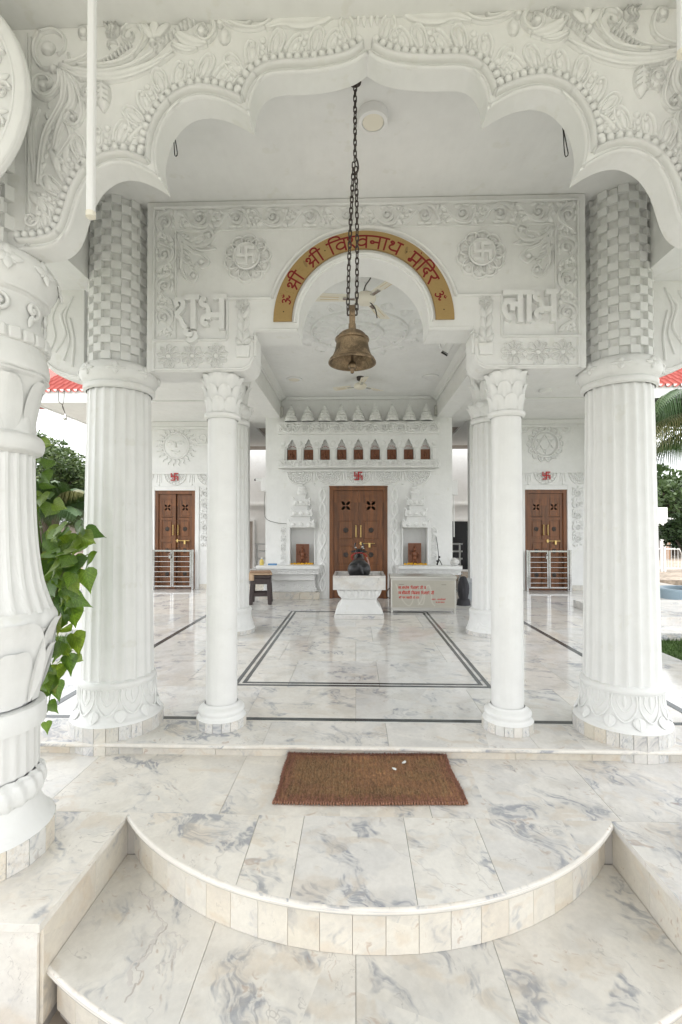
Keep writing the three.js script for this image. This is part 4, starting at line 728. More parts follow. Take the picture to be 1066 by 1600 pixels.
// ---------------------------------------------------------------- doors
function makeDoor(parent, w, h, pos, ajar = 0) {                              // frame is the part, leaves and fittings its sub-parts
  const d = obj('door', [bb(-w / 2, -w / 2 + .07, 0, h, -.06, .03), bb(w / 2 - .07, w / 2, 0, h, -.06, .03), bb(-w / 2 + .07, w / 2 - .07, h - .07, h, -.06, .03), rbb(-w / 2 - .005, w / 2 + .005, h - .015, h + .012, -.02, .04, .004)], M.wood, parent, pos);
  const lw = (w - .14) / 2;
  const loops = (cx, cy, k) => [0, 1, 2, 3].map((i) => { const a = i * PI / 2 + PI / 4, c = Math.cos(a), n = Math.sin(a), o = []; for (let j = 0; j < 12; j++) { const q = j / 12 * PI * 2, u = (.062 + .046 * Math.cos(q)) * k, v = .025 * Math.sin(q) * k; o.push([cx + u * c - v * n, cy + u * n + v * c]); } return o; });
  for (const s of [-1, 1]) {
    const x0 = s < 0 ? -w / 2 + .071 : .001, x1 = s < 0 ? -.001 : w / 2 - .071, cx = (x0 + x1) / 2, dz = s > 0 ? -ajar : 0, st = lw * .17;
    obj('door_leaf', [bb(x0, x1, .002, (h - .07) * .735, -.05 + dz, -.022 + dz), bb(x0, x0 + st, .003, h - .072, -.022 + dz, -.004 + dz), bb(x1 - st, x1, .003, h - .072, -.022 + dz, -.004 + dz), ...[.003, .27, .495, .725, .95].map((k, i) => bb(x0 + st, x1 - st, (h - .07) * k, (h - .07) * k + (i === 4 ? (h - .07) * .048 : st * .9), -.022 + dz, -.005 + dz))], M.wood, d);
    [[.05, .262], [.315, .49], [.54, .72], [.77, .945]].forEach(([a, b], i) => {
      const y0 = (h - .07) * a, y1 = (h - .07) * b, px0 = x0 + st + .035, px1 = x1 - st - .035, my = (y0 + y1) / 2;
      if (i === 3) { obj('clover_panel', prism([[x0 + st, y0 - (h - .07) * .012], [x1 - st, y0 - (h - .07) * .012], [x1 - st, y1 + .01], [x0 + st, y1 + .01]], .02, 0, loops(cx, my, lw / .47)).translate(0, 0, -.012 + dz), M.wood, d); obj('panel_bead', [bb(px0, px1, y0 + .0, y0 + .012, -.0115 + dz, -.004 + dz), bb(px0, px1, y1 - .012, y1, -.0115 + dz, -.004 + dz), bb(px0, px0 + .012, y0 + .0125, y1 - .0125, -.0115 + dz, -.004 + dz), bb(px1 - .012, px1, y0 + .0125, y1 - .0125, -.0115 + dz, -.004 + dz)], M.wood, d); return; }
      obj('door_panel', prism([[px0, y0 + .02], [px1, y0 + .02], [px1, y1 - .02], [px0, y1 - .02]], .016, .007).translate(0, 0, -.008 + dz), M.wood, d);
      { const ro = []; for (let k = 0; k < 8; k++) ro.push(petal(0, 0, k * PI / 4, .055, .017, .014)); ro.push(dome(0, 0, .02, .02, .022)); obj('door_rosette', ro, M.iron, d, [cx, my, -.0075 + dz]); }
    });
    obj('handle', [cyl(.009, .009, .20, s * .045, h * .60, .03 + dz, 10), ball(.016, s * .045, h * .60 + .10, .03 + dz), ball(.016, s * .045, h * .60 - .10, .03 + dz), bb(s * .045 - .006, s * .045 + .006, h * .60 + .075, h * .60 + .087, -.004 + dz, .03 + dz), bb(s * .045 - .006, s * .045 + .006, h * .60 - .087, h * .60 - .075, -.004 + dz, .03 + dz)], M.brass, d);
  }
  obj('latch', [rot(cyl(.008, .008, .3, 0, 0, 0, 8), 0, 0, PI / 2).translate(.16, h * .49, .012), bb(.19, .225, h * .455, h * .495, .005, .03), bb(.03, .06, h * .475, h * .505, -.004, .02)], M.brass, d);
  return d;
}
function redMark(parent, x, y, z, r) { obj('red_mark', [emblem(r, r * .3), ...[0, 1, 2, 3].map((i) => ball(r * .14, ...dir(0, 0, i * PI / 2 + PI / 4, r * .62), 0, 8, 6))].map((g) => g.scale(1, 1, .25)), M.red, parent, [x, y, z]); }
function halfMedallion(r) { const g = []; for (const [k, w] of [[1, .06], [.72, .05], [.34, .06]]) { const p = []; for (let i = 0; i <= 16; i++) { const a = PI + i / 16 * PI; p.push([Math.cos(a) * r * k, Math.sin(a) * r * k]); } g.push(ribbon(p, r * w, r * .12, { n: 20 })); } for (let i = 0; i < 9; i++) { const a = PI + (i + .5) / 9 * PI; g.push(petal(...dir(0, 0, a, r * .74), a, r * .24, r * .06, r * .1), petal(...dir(0, 0, a, r * .38), a, r * .3, r * .05, r * .1)); } g.push(dome(0, -r * .12, r * .16, r * .12, r * .12)); return merge(g); }
function medallionRow(parent, x0, x1, y, r, n, z) {
  const m = halfMedallion(r), L = (x1 - x0) / n;
  const fan = merge([petal(0, 0, -PI / 2, r * .95, r * .10, r * .1), petal(-r * .16, 0, -PI / 2 - .1, r * .8, r * .07, r * .09), petal(r * .16, 0, -PI / 2 + .1, r * .8, r * .07, r * .09), dome(0, -r * .98, r * .1, r * .1, r * .1)]);
  for (let i = 0; i < n; i++) { obj('half_medallion', m, M.paint, parent, [x0 + (i + .5) * L, y, z]); if (i) obj('leaf_relief', fan, M.paint, parent, [x0 + i * L, y, z]); }
}
function plaque(pos, w, h, label, group, rounded = false) {                   // small carved wooden deity panel standing in a niche
  const t = thing('deity_plaque', label, 'plaque', pos, 0, group), k = h / .38;
  obj('back_panel', rounded ? rbb(-w / 2, w / 2, 0, h, -.02, .0, .004) : rbb(-w / 2, w / 2, 0, h, -.02, 0, .003), M.statue, t);
  obj('frame', [bb(-w / 2, -w / 2 + .02 * k, .001, h - .001, .001, .014), bb(w / 2 - .02 * k, w / 2, .001, h - .001, .001, .014), bb(-w / 2 + .02 * k, w / 2 - .02 * k, 0, .03 * k, .001, .02), bb(-w / 2 + .02 * k, w / 2 - .02 * k, h - .025 * k, h, .001, .014)], M.statue, t);
  obj('figure', [dome(0, .27 * k, .034 * k, .042 * k, .06 * k), petal(0, .30 * k, PI / 2, .06 * k, .02 * k, .03 * k), dome(0, .185 * k, .05 * k, .062 * k, .06 * k), dome(0, .115 * k, .055 * k, .042 * k, .06 * k), ribbon([[-.022 * k, .12 * k], [-.03 * k, .03 * k]], .02 * k, .035 * k, { n: 3 }), ribbon([[.022 * k, .12 * k], [.03 * k, .03 * k]], .02 * k, .035 * k, { n: 3 }), ribbon([[-.04 * k, .22 * k], [-.075 * k, .18 * k], [-.06 * k, .25 * k]], .013 * k, .03 * k), ribbon([[.04 * k, .22 * k], [.075 * k, .17 * k], [.06 * k, .12 * k]], .013 * k, .03 * k)], M.statue, t);
}
// ---------------------------------------------------------------- the shrine front
const CZ = 9, cp = (px, py) => [(px - 561) * .012, EYE + (HOR - py) * .012];
{
  const t = thing('shrine_front', 'white carved shrine front with nine small niches above the wooden door', 'shrine', [0, 0, -CZ]);
  const hole = (cx, y0, y1, w) => [[cx - w / 2, y0], [cx + w / 2, y0], [cx + w / 2, y1], [cx - w / 2, y1]];
  const nx = Array.from({ length: 9 }, (_, i) => (i - 4) * .31), nb = cp(0, 720)[1], nt = cp(0, 687)[1];
  const nicheHole = (cx) => { const w = .092, m = lerp(nb, nt, .56); return [[cx - w, nb], [cx + w, nb], [cx + w, m], [cx + w * .72, m + .03], [cx + w * .74, m + .07], [cx + w * .4, m + .1], [cx + w * .3, m + .135], [cx, nt], [cx - w * .3, m + .135], [cx - w * .4, m + .1], [cx - w * .74, m + .07], [cx - w * .72, m + .03], [cx - w, m]]; };
  const DW = 1.09, DH = 2.1, sn = 1.055, sy0 = cp(0, 882)[1], sy1 = cp(0, 825)[1];
  obj('wall', prism([[-1.75, 0], [-DW / 2, 0], [-DW / 2, DH], [DW / 2, DH], [DW / 2, 0], [1.75, 0], [1.75, 3.98], [-1.75, 3.98]], .22, 0, [...[-1, 1].map((s) => hole(s * sn, sy0, sy1, .45))]), M.paint, t);
  obj('niche_wall', prism([[-1.47, nb], [1.47, nb], [1.47, cp(0, 680)[1]], [-1.47, cp(0, 680)[1]]].map(([x, y]) => [x, y]), .10, .001, nx.map((x) => nicheHole(x).map(([a, b]) => [a, Math.max(b, nb + .002)]))).translate(0, 0, .1005), M.paint, t);
  obj('side_wall', [bb(-1.75, -1.6, 0, 3.98, -3.2, -.221), bb(1.6, 1.75, 0, 3.98, -3.2, -.221), bb(-1.599, 1.599, 0, 3.98, -3.2, -3.1), bb(-1.75, 1.75, 3.981, 4.1, -3.2, 0), bb(-sn - .3, -sn + .3, sy0 - .06, sy1 + .06, -.27, -.2215), bb(sn - .3, sn + .3, sy0 - .06, sy1 + .06, -.27, -.2215)], M.paint, t);
  makeDoor(t, DW, DH, [0, 0, -.03]);
  // top: nine stepped finials, scroll band, sill band
  const fin = lathe([[.122, 0], [.124, .045], [.105, .07], [.108, .10], [.086, .125], [.09, .15], [.066, .175], [.07, .205], [.046, .225], [.048, .25], [.03, .262], [.036, .285], [.02, .30], [.008, .335], [.0005, .345]], 48, (a, y, r) => r * (1 + .035 * Math.cos(a * 14)));
  nx.forEach((x) => obj('finial', fin, M.paint, t, [x * 1.015, cp(0, 660)[1], .085]));
  const by = cp(0, 680)[1], bh = cp(0, 661)[1] - by;
  obj('band', rbb(-1.5, 1.5, by, by + bh, -.0005, .15, .006), M.paint, t); frieze(t, -1.48, by + .03, 1.48, by + .03, bh - .06, 10, .15);
  const sy = cp(0, 732)[1]; obj('band', rbb(-1.5, 1.5, sy, nb, -.0005, .17, .006), M.paint, t); frieze(t, -1.48, sy + .02, 1.48, sy + .02, .115, 12, .17);
  for (let i = 0; i <= 9; i++) { const x = (i - 4.5) * .31; obj('niche_post', [rbb(x - .028, x + .028, nb + .001, nb + .22, .101, .13, .004), rbb(x - .04, x + .04, nb + .2205, nb + .245, .101, .14, .004), dome(x, nb + .32, .045, .045, .014, 0, 12, 3, .101)], M.paint, t); }
  nx.forEach((x) => { const g = [[-.06, .01], [-.02, .03], [.02, .03], [.05, .01]].map(([a, b]) => box(.03, .008, .003, x + a, nb + .245 + b + .0, .004)); obj('red_lettering', g, M.red, t); });
  medallionRow(t, cp(446, 0)[0], cp(676, 0)[0], cp(0, 737)[1], .235, 5, 0);
  obj('rib', [bb(-1.46, 1.46, cp(0, 737)[1] + .002, cp(0, 735)[1] + .01, .0005, .03)], M.paint, t);
  redMark(t, 0, cp(0, 744)[1], .04, .08);
  // braided jambs
  for (const s of [-1, 1]) {
    const x = s * .67, n = 13, y0 = .13, y1 = 2.08;
    obj('jamb', rbb(x - .095, x + .095, 0, y1 + .02, .0005, .03, .004), M.paint, t);
    for (let k = 0; k < 2; k++) { const p = []; for (let i = 0; i <= 56; i++) { const u = i / 56; p.push([x + .05 * Math.sin(u * PI * 7 + k * PI), lerp(y0, y1, u)]); } obj('braid', ribbon(p, .026, .03 + k * .006, { n: 90, cs: 6, z: .03 }), M.paint, t); }
    // niche surround, stepped canopy, ledge and foot
    const c = s * sn;
    obj('niche_frame', [rbb(c - .25, c - .226, sy0, sy1 + .02, .0005, .03), rbb(c + .226, c + .25, sy0, sy1 + .02, .0005, .03)], M.paint, t);
    frieze(t, c + s * .36 + (s > 0 ? .05 : .05), sy0 + .02, c + s * .36 + .05, sy1, .1, 4, .0005);
    [[.50, .12, .20], [.40, .12, .16], [.32, .12, .13]].forEach(([w, h, d], i) => { const y = sy1 + .01 + i * .205; obj('canopy_tier', [prism([[-w / 2, 0], [w / 2, 0], [w / 2, h * .75], [w / 2 - .02, h], [-w / 2 + .02, h], [-w / 2, h * .75]], d, .006).translate(c, y, d), rbb(c - w / 2 + .09, c + w / 2 - .09, y + h, y + .2045, .0005, d * .55, .004), ...[-1, 0, 1].map((k) => dome(c + k * w * .3, y + h * .45, .045, .04, .03, 0, 10, 3, d)), ...[-1, 1].map((k) => petal(c + k * w * .42, y + h * .8, k > 0 ? 1 : 2.1, .07, .02, .02).translate(0, 0, d - .01))], M.paint, t); });
    obj('canopy_top', lathe(smooth([[.09, 0], [.1, .04], [.06, .09], [.075, .13], [.03, .17], [.0005, .22]], 2), 24).scale(1, 1, .7), M.paint, t, [c, sy1 + .625, .02]);
    const L0 = s < 0 ? -1.86 : .70, L1 = s < 0 ? -.70 : 1.86;
    obj('ledge', [rbb(L0, L1, sy0 - .06, sy0 - .001, .001, .34, .008), rbb(L0 + .02, L1 - .02, sy0 - .16, sy0 - .061, .001, .31, .008), rbb(L0 + .1, L1 - .1, sy0 - .28, sy0 - .161, .001, .22, .02)], M.paint, t);
    const sc = merge([ribbon(Array.from({ length: 9 }, (_, i) => { const a = PI + i / 8 * PI; return [Math.cos(a) * .05, Math.sin(a) * .05]; }), .008, .016), ribbon(Array.from({ length: 9 }, (_, i) => { const a = PI + i / 8 * PI; return [Math.cos(a) * .027, Math.sin(a) * .027]; }), .007, .014), dome(0, -.008, .012, .01, .014)]);
    for (let i = 0; i < 10; i++) obj('scallop', sc, M.paint, t, [L0 + .08 + i * (L1 - L0 - .16) / 9, sy0 - .075, .311]);
    const fan = merge(Array.from({ length: 9 }, (_, i) => petal(0, 0, i / 8 * PI, .13, .022, .018)));
    for (let i = 0; i < 4; i++) obj('fan_relief', fan, M.paint, t, [L0 + .2 + i * .26, .16, .1]);
    obj('foot_wall', rbb(L0 + .1, L1 - .1, .13, sy0 - .2805, .001, .10, .004), M.paint, t);
    for (let i = 0; i < 3; i++) { const w = (L1 - L0 - .04) / 3; obj('skirting', slabUV(rbb(L0 + .02 + i * w + .001, L0 + .02 + (i + 1) * w - .001, .0005, .13, .001, .14 + (i === 1 ? .02 : 0), .003)), marble('warm'), t); }
  }
  // the deities
  nx.forEach((x, i) => plaque([x, nb + .001, -CZ + .06], .165, .20, 'small brown carved deity plaque in the row of nine arched niches', 'small deity plaques above the door'));
  plaque([-sn, sy0 + .001, -CZ - .06], .245, .38, 'tall brown carved deity plaque in the niche on the plastic stool side', null, true);
  plaque([sn, sy0 + .001, -CZ - .06], .245, .40, 'tall brown carved deity plaque in the niche above the steel chest', null, true);
  for (const s of [-1, 1]) { const g = []; for (let i = 0; i < 26; i++) g.push(new THREE.IcosahedronGeometry(rr(.014, .024), 1).translate(s * sn + rr(-.2, .2), sy0 + rr(.006, .018), rr(.0, .07) - .02)); const o = obj('marigold_garland', g, M.marigold, scene, [0, 0, -CZ]); tag(o, s < 0 ? 'orange marigold flowers at the foot of the plaque on the stool side' : 'orange marigold flowers at the foot of the plaque above the chest', 'flowers'); }
}
// ---------------------------------------------------------------- the two side shrines
const WZ = 10.3, wk = WZ / F;
for (const s of [-1, 1]) {
  const dpx = s < 0 ? 273.5 : 853.5, dx = at(dpx, 900, WZ).x, fx = (k) => dx + k;
  const t = thing('side_shrine', s < 0 ? 'white side shrine with sun face relief over its wooden door' : 'white side shrine with star in lotus relief over its wooden door', 'shrine', [0, 0, -WZ]);
  const xi = s * 2.38, xo = s * 5.3, [a, b] = xi < xo ? [xi, xo] : [xo, xi], DW = .88, DH = 2.13;
  obj('wall', prism([[a, 0], [dx - DW / 2, 0], [dx - DW / 2, DH], [dx + DW / 2, DH], [dx + DW / 2, 0], [b, 0], [b, 3.62], [a, 3.62]], .2), M.paint, t);
  obj('return_wall', [bb(xi + s * .6 - .08, xi + s * .6 + .08, 0, 3.62, -2.4, -.201), bb(Math.min(xi + s * .6, xo), Math.max(xi + s * .6, xo), 0, 3.62, -2.5, -2.401), bb(xo - .08, xo + .08, 0, 3.62, -2.4, -.201)], M.paint, t);
  makeDoor(t, DW, DH, [dx, 0, -.03], s < 0 ? .05 : 0);
  obj('door_casing', [rbb(dx - DW / 2 - .09, dx - DW / 2 - .002, 0, DH + .09, .0005, .03), rbb(dx + DW / 2 + .002, dx + DW / 2 + .09, 0, DH + .09, .0005, .03), rbb(dx - DW / 2 - .0015, dx + DW / 2 + .0015, DH + .002, DH + .09, .0005, .03)], M.paint, t);
  const fy = EYE + (HOR - 740) * wk; medallionRow(t, dx - 1.08, dx + 1.08, fy, .235, 4 - 1, .0005); obj('rib', bb(dx - 1.2, dx + 1.2, fy + .002, fy + .05, .0005, .03), M.paint, t);
  redMark(t, dx, fy - .06, .05, .085);
  obj('crown_moulding', [rbb(a, b, 3.52, 3.619, .0005, .06), rbb(a, b, 3.46, 3.519, .0005, .03)], M.paint, t);
  // side panel of scrolls
  const px = s < 0 ? dx + .52 : dx + .52; frieze(t, px + .26, .95, px + .26, 2.15, .23, 5, .0005);
  frieze(t, dx - .54, .95, dx - .54, 2.15, .23, 5, .0005);
  obj('panel_rib', [bb(px, px + .3, .82, .84, .0005, .012), bb(px, px + .3, .60, .61, .0005, .01)], M.paint, t);
  for (let i = 0; i < 4; i++) obj('skirting', slabUV(rbb(dx + DW / 2 + .1 + i * .6, dx + DW / 2 + .698 + i * .6, .0005, .11, .0005, .016, .002)), marble('warm'), t);
  const ey = EYE + (HOR - 695) * wk, ex = at(s < 0 ? 276 : 852, 695, WZ).x;
  if (s < 0) {                                                               // sun with a face
    const c = obj('sun_relief', [dome(0, 0, .27, .27, .05, 0, 32, 5), ribbon(spiral(0, 0, .28, .28, 0, 1, 40), .02, .03)], M.paint, t, [ex, ey, .0005]);
    obj('face', [ribbon([[-.17, .07], [-.1, .10], [-.04, .07]], .012, .075), ribbon([[.04, .07], [.1, .10], [.17, .07]], .012, .075), dome(-.1, .03, .04, .018, .075), dome(.1, .03, .04, .018, .075), ribbon([[0, .08], [.0, -.02], [.0, -.04]], (u) => .014 + .02 * u, .085), ribbon([[-.09, -.12], [0, -.14], [.09, -.12]], .02, .07), dome(0, -.19, .05, .025, .05)], M.paint, c);
    for (let i = 0; i < 22; i++) { const an = i / 22 * PI * 2; const r = obj('sun_ray', ribbon([[0, 0], [.05, .018], [.09, -.012], [.14, .01]], (u) => .026 * (1 - u * .85), .03), M.paint, c, [Math.cos(an) * .31, Math.sin(an) * .31, 0]); r.rotation.z = an; }
    obj('cloud_relief', [ribbon(spiral(ex + .55, ey + .16, .16, .03, PI, 1.4, 22), .018, .025), ribbon([[ex + .5, ey + .0], [ex + .75, ey + .1], [ex + .8, ey + .3]], .015, .02), ribbon(spiral(ex + .82, ey + .3, .09, .02, 0, 1.3, 18), .014, .02)], M.paint, t);
  } else {                                                                   // lotus ring with a six-pointed star
    const c = obj('lotus_relief', [ribbon(spiral(0, 0, .27, .27, 0, 1, 44), .022, .035), ribbon(spiral(0, 0, .235, .235, 0, 1, 44), .008, .02)], M.paint, t, [ex, ey, .0005]);
    for (let i = 0; i < 14; i++) { const an = i / 14 * PI * 2; const r = obj('lotus_petal', merge([ribbon([[0, -.055], [.06, -.06], [.105, 0], [.06, .06], [0, .055]], .012, .03), petal(.0, 0, 0, .075, .03, .02)]), M.paint, c, [Math.cos(an) * .28, Math.sin(an) * .28, 0]); r.rotation.z = an; }
    for (const k of [1, -1]) { const tr = [0, 1, 2, 3].map((i) => dir(0, 0, k * PI / 2 + i * PI * 2 / 3, .2)); for (let i = 0; i < 3; i++) obj('star_bar', ribbon([tr[i], tr[i + 1]], .014, .022 + (k > 0 ? .004 : 0), { flat: true, n: 1 }), M.paint, c); }
    obj('cloud_relief', [ribbon(spiral(ex + .45, ey + .34, .13, .03, PI, 1.4, 22), .016, .022), ribbon(spiral(ex - .45, ey + .34, .11, .03, 0, -1.4, 22), .016, .022), ribbon([[ex - .6, ey + .42], [ex - .3, ey + .40], [ex - .2, ey + .44]], .012, .02)], M.paint, t);
  }
  // eave: soffit, fascia and red roof tiles
  const ez = 8.55, x0 = s < 0 ? -5.95 : 2.35, x1 = s < 0 ? -2.35 : 6.35, Z = (z) => WZ - z;
  const eave = obj('eave', bb(x0, x1, 3.621, 3.74, Z(13.4), Z(ez + .05)), s < 0 ? M.ceiling : M.ceilingSide, t);
  obj('fascia', [rbb(x0 - .02, x1, 3.60, 3.85, Z(ez + .05) + .0005, Z(ez), .006), s < 0 ? rbb(x0 - .05, x0 - .0005, 3.60, 3.85, Z(13.4), Z(ez + .05), .006) : rbb(x1 + .0005, x1 + .05, 3.60, 3.85, Z(13.4), Z(ez + .05), .006)], M.paint, eave);
  const tileG = (() => { const g = new THREE.CylinderGeometry(.055, .055, .3, 8, 1, true, -PI / 2, PI); g.rotateX(PI / 2); return g; })();
  const rows = 5, per = Math.floor((x1 - x0) / .125), all = [];
  for (let j = 0; j < rows; j++) for (let i = 0; i < per; i++) all.push(tileG.clone().rotateX(.62).translate(x0 + .06 + i * .125, 3.92 + j * .155 + rr(-.004, .004), Z(ez + .06 + j * .24)));
  const tl = obj('roof_tiles', [...all, prism([[0, 0], [1.4, 0], [1.4, .9]], x1 - x0).rotateY(PI / 2).translate(x0, 3.851, Z(ez + .04))], M.roofTile, eave); tl.userData.kind = 'stuff';
}
for (const s of [-1, 1]) { // steel gates before the side doors
  const c = at(s < 0 ? 273 : 853.5, 900, WZ), t = thing('steel_gate', s < 0 ? 'low shiny steel gate before the door under the sun face' : 'low shiny steel gate before the door under the star relief', 'gate', [c.x, 0, -WZ + .14]), w = .88, h = .86;
  for (const k of [-1, 1]) {
    obj('post', rbb(k * w / 2 - .02, k * w / 2 + .02, 0, h, -.02, .02, .004), M.chrome, t);
    const x0 = k < 0 ? -w / 2 + .03 : .006, x1 = k < 0 ? -.006 : w / 2 - .03, l = obj('gate_leaf', [rbb(x0, x0 + .03, .06, h - .01, -.014, .014, .003), rbb(x1 - .03, x1, .06, h - .01, -.014, .014, .003), rbb(x0 + .03, x1 - .03, h - .045, h - .01, -.013, .013, .003), rbb(x0 + .03, x1 - .03, .06, .09, -.013, .013, .003)], M.chrome, t);
    for (let i = 0; i < 6; i++) obj('rail', rot(cyl(.008, .008, x1 - x0 - .058, 0, 0, 0, 8), 0, 0, PI / 2), M.chrome, l, [(x0 + x1) / 2, .17 + i * .108, 0]);
  }
  obj('padlock', [rbox(.05, .06, .02, .006, -.04, h - .16, .03), tube([[-.055, h - .13, .03], [-.055, h - .09, .03], [-.025, h - .09, .03], [-.025, h - .13, .03]], .005, 12, 6)], M.chrome, t);
}
// ---------------------------------------------------------------- behind the hall
{
  const t = thing('rear_roof', 'brown cement soffit of the roof behind the shrine', 'roof', [0, 3.66, -12.5]);
  obj('soffit', bb(-6.2, 6.2, .02, .25, -1.9, 1.4), M.soffitBrown, t);
  const f = thing('far_building', 'plain white building wall seen through the gaps beside the shrine', 'building', [0, -.02, -15.2]);
  obj('wall', bb(-6.4, 6.4, 0, 6.2, -4, 0), M.farWhite, f);
  for (const [x0, x1, y0, y1, m] of [[2.9, 4.0, .0, 1.55, M.glassDark], [-3.95, -3.32, .05, 1.55, M.soffitBrown], [-5.8, -4.8, 1.0, 2.2, M.glassDark], [5, 6, 1, 2.2, M.glassDark]]) { const w = obj('window', bb(x0, x1, y0, y1, .001, .03), m, f); obj('frame', [bb(x0 - .06, x0 - .001, y0, y1 + .06, .001, .06), bb(x1 + .001, x1 + .06, y0, y1 + .06, .001, .06), bb(x0, x1, y1 + .001, y1 + .06, .001, .06)], M.farWhite, w); }
  obj('ledge', bb(-6.4, 6.4, 2.05, 2.12, .001, .05), M.farWhite, f); obj('plinth', bb(-6.4, 6.4, 0, .04, .001, .3), M.farWhite, f);
  for (const s of [-1, 1]) {
    const r = thing('railing', s < 0 ? 'white pipe railing in the gap by the plastic stool' : 'white pipe railing in the gap by the steel chest', 'railing', [s * 2.06, 0, -11.2]);
    for (const y of [.95, .78, .61, .44, .27]) obj('rail', rot(cyl(.02, .02, .72, 0, 0, 0, 10), 0, 0, PI / 2), M.white, r, [0, y, 0]);
    for (const k of [-1, 1]) obj('post', cyl(.022, .022, .97, 0, 0, 0, 10), M.white, r, [k * .3, .485, 0]);
  }
}
// ---------------------------------------------------------------- bell and chain
{
  const top = at(555, 122, 2.28), bx = at(550.5, 540, 2.28).x, k = 2.28 / F, Yp = (py) => EYE + (HOR - py) * k;
  const bt = Yp(567), t = thing('bell', 'dull bronze temple bell hanging from an iron chain in the porch', 'bell', [bx, bt, -2.28]);
  obj('bell_body', lathe([...smooth([[.1085, .003], [.1135, .0], [.113, .008], [.105, .018], [.094, .034], [.085, .055], [.079, .078], [.0755, .10], [.0745, .106]], 3), [.0805, .109], [.082, .114], [.0795, .12], [.073, .122], ...smooth([[.070, .126], [.062, .138], [.048, .149], [.03, .155], [.018, .157], [.0005, .158]], 3)], 56), M.bronze, t);
  obj('inner_wall', lathe(smooth([[.1085, .003], [.096, .025], [.078, .055], [.068, .095], [.05, .13], [.0005, .14]], 3), 48), M.bronze, t);
  obj('rim_band', new THREE.TorusGeometry(.105, .002, 6, 48).rotateX(PI / 2).translate(0, .019, 0), M.bronze, t);
  obj('handle', [cyl(.017, .019, .036, 0, .172, 0, 16), rbox(.028, .088, .024, .004, 0, .234, 0), rot(cyl(.012, .012, .032, 0, 0, 0, 14), PI / 2).translate(0, .236, 0)], M.bronze, t);
  obj('clapper', [cyl(.006, .006, .13, 0, .07, 0, 8), ball(.02, 0, -.008, 0, 14, 10), cyl(.009, .009, .02, 0, -.028, 0, 10), ball(.009, 0, -.04, 0, 10, 8)], M.bronze, t);
  const c = thing('bell_chain', 'rusty iron chain doubled below a hook holding the bell', 'chain', [top.x, capTop, -2.28]);
  const link = (() => { const p = []; for (let i = 0; i < 20; i++) { const a = i / 20 * PI * 2, s = .0095; p.push([Math.cos(a) * .0072, Math.sin(a) * .0072 + (Math.sin(a) > 0 ? s : -s), 0]); } return tube(p, .0031, 28, 6, true); })();
  const run = (x0, y0, x1, y1, z0, sway) => { const L = Math.hypot(x1 - x0, y1 - y0), n = Math.round(L / .0275); for (let i = 0; i < n; i++) { const u = (i + .5) / n, m = obj('link', link, M.iron, c, [lerp(x0, x1, u) - top.x + sway * Math.sin(u * PI), lerp(y0, y1, u) - capTop, z0]); m.rotation.set(rr(-.1, .1), (i % 2) * PI / 2 + rr(.35, .65), -Math.atan2(x1 - x0, y0 - y1) * -1 + rr(-.04, .04)); } };
  const hy = Yp(250), hx = at(555, 250, 2.28).x, ht = bt + .236;
  run(top.x, capTop - .02, hx, hy + .01, 0, 0);
  run(hx - .006, hy + .005, bx - .021, ht + .02, .0, -.004); run(hx + .004, hy - .02, bx + .021, ht + .02, .006, .004);
  obj('hook', tube([[0, Yp(238) - capTop, .0], [.012, Yp(250) - capTop, .008], [.014, Yp(262) - capTop, .01], [.002, Yp(268) - capTop, .004], [-.008, Yp(258) - capTop, 0]], .0045, 20, 6), M.iron, c);
  obj('saddle', tube([[bx - .021 - top.x, ht + .03 - capTop, 0], [bx - .021 - top.x, ht - .004 - capTop, 0], [bx - top.x, ht + .002 - capTop, .0], [bx + .021 - top.x, ht - .004 - capTop, 0], [bx + .021 - top.x, ht + .03 - capTop, 0]], .0042, 20, 6), M.iron, c);
  obj('ceiling_plate', [cyl(.03, .03, .006, 0, -.004, 0, 16), tube([[0, -.004, 0], [.01, -.014, 0], [0, -.026, 0], [-.01, -.014, 0]], .004, 16, 6, true)], M.iron, c);
}
// ---------------------------------------------------------------- fittings on the ceilings
function downlight(p, r, h, label, lens = M.white) {
  const t = thing('ceiling_light', label, 'ceiling light', [p.x, p.y, p.z]);
  obj('housing', lathe([[r * .72, -h - .001], [r * .76, -h - .006], [r * .97, -h - .004], [r, -h], [r, 0], [.0005, 0]], 40), M.white, t);
  obj('lens', lathe([[.0005, -h - .0005], [r * .70, -h - .0005], [r * .70, -h + .004]], 32), lens, t);
  return t;
}
{ const d = ray(583, 178), k = (capTop - EYE) / d.y; downlight(V3(CAMX + d.x * k, capTop, d.z * k), .078, .045, 'round surface mounted light on the porch ceiling beside the chain', M.cream); }
for (const [px, py, l, m] of [[460, 592, 'flush round ceiling light on the stool side of the hall', M.cream], [673, 588, 'flush round ceiling light on the chest side of the hall', M.white]]) { const d = ray(px, py), k = (3.78 - EYE) / d.y; downlight(V3(CAMX + d.x * k, 3.78, d.z * k), .13, .016, l, m); }
{ const d = ray(853, 609), k = (3.625 - EYE) / d.y; downlight(V3(CAMX + d.x * k, 3.625, d.z * k), .1, .05, 'small round light on the soffit before the star relief'); }
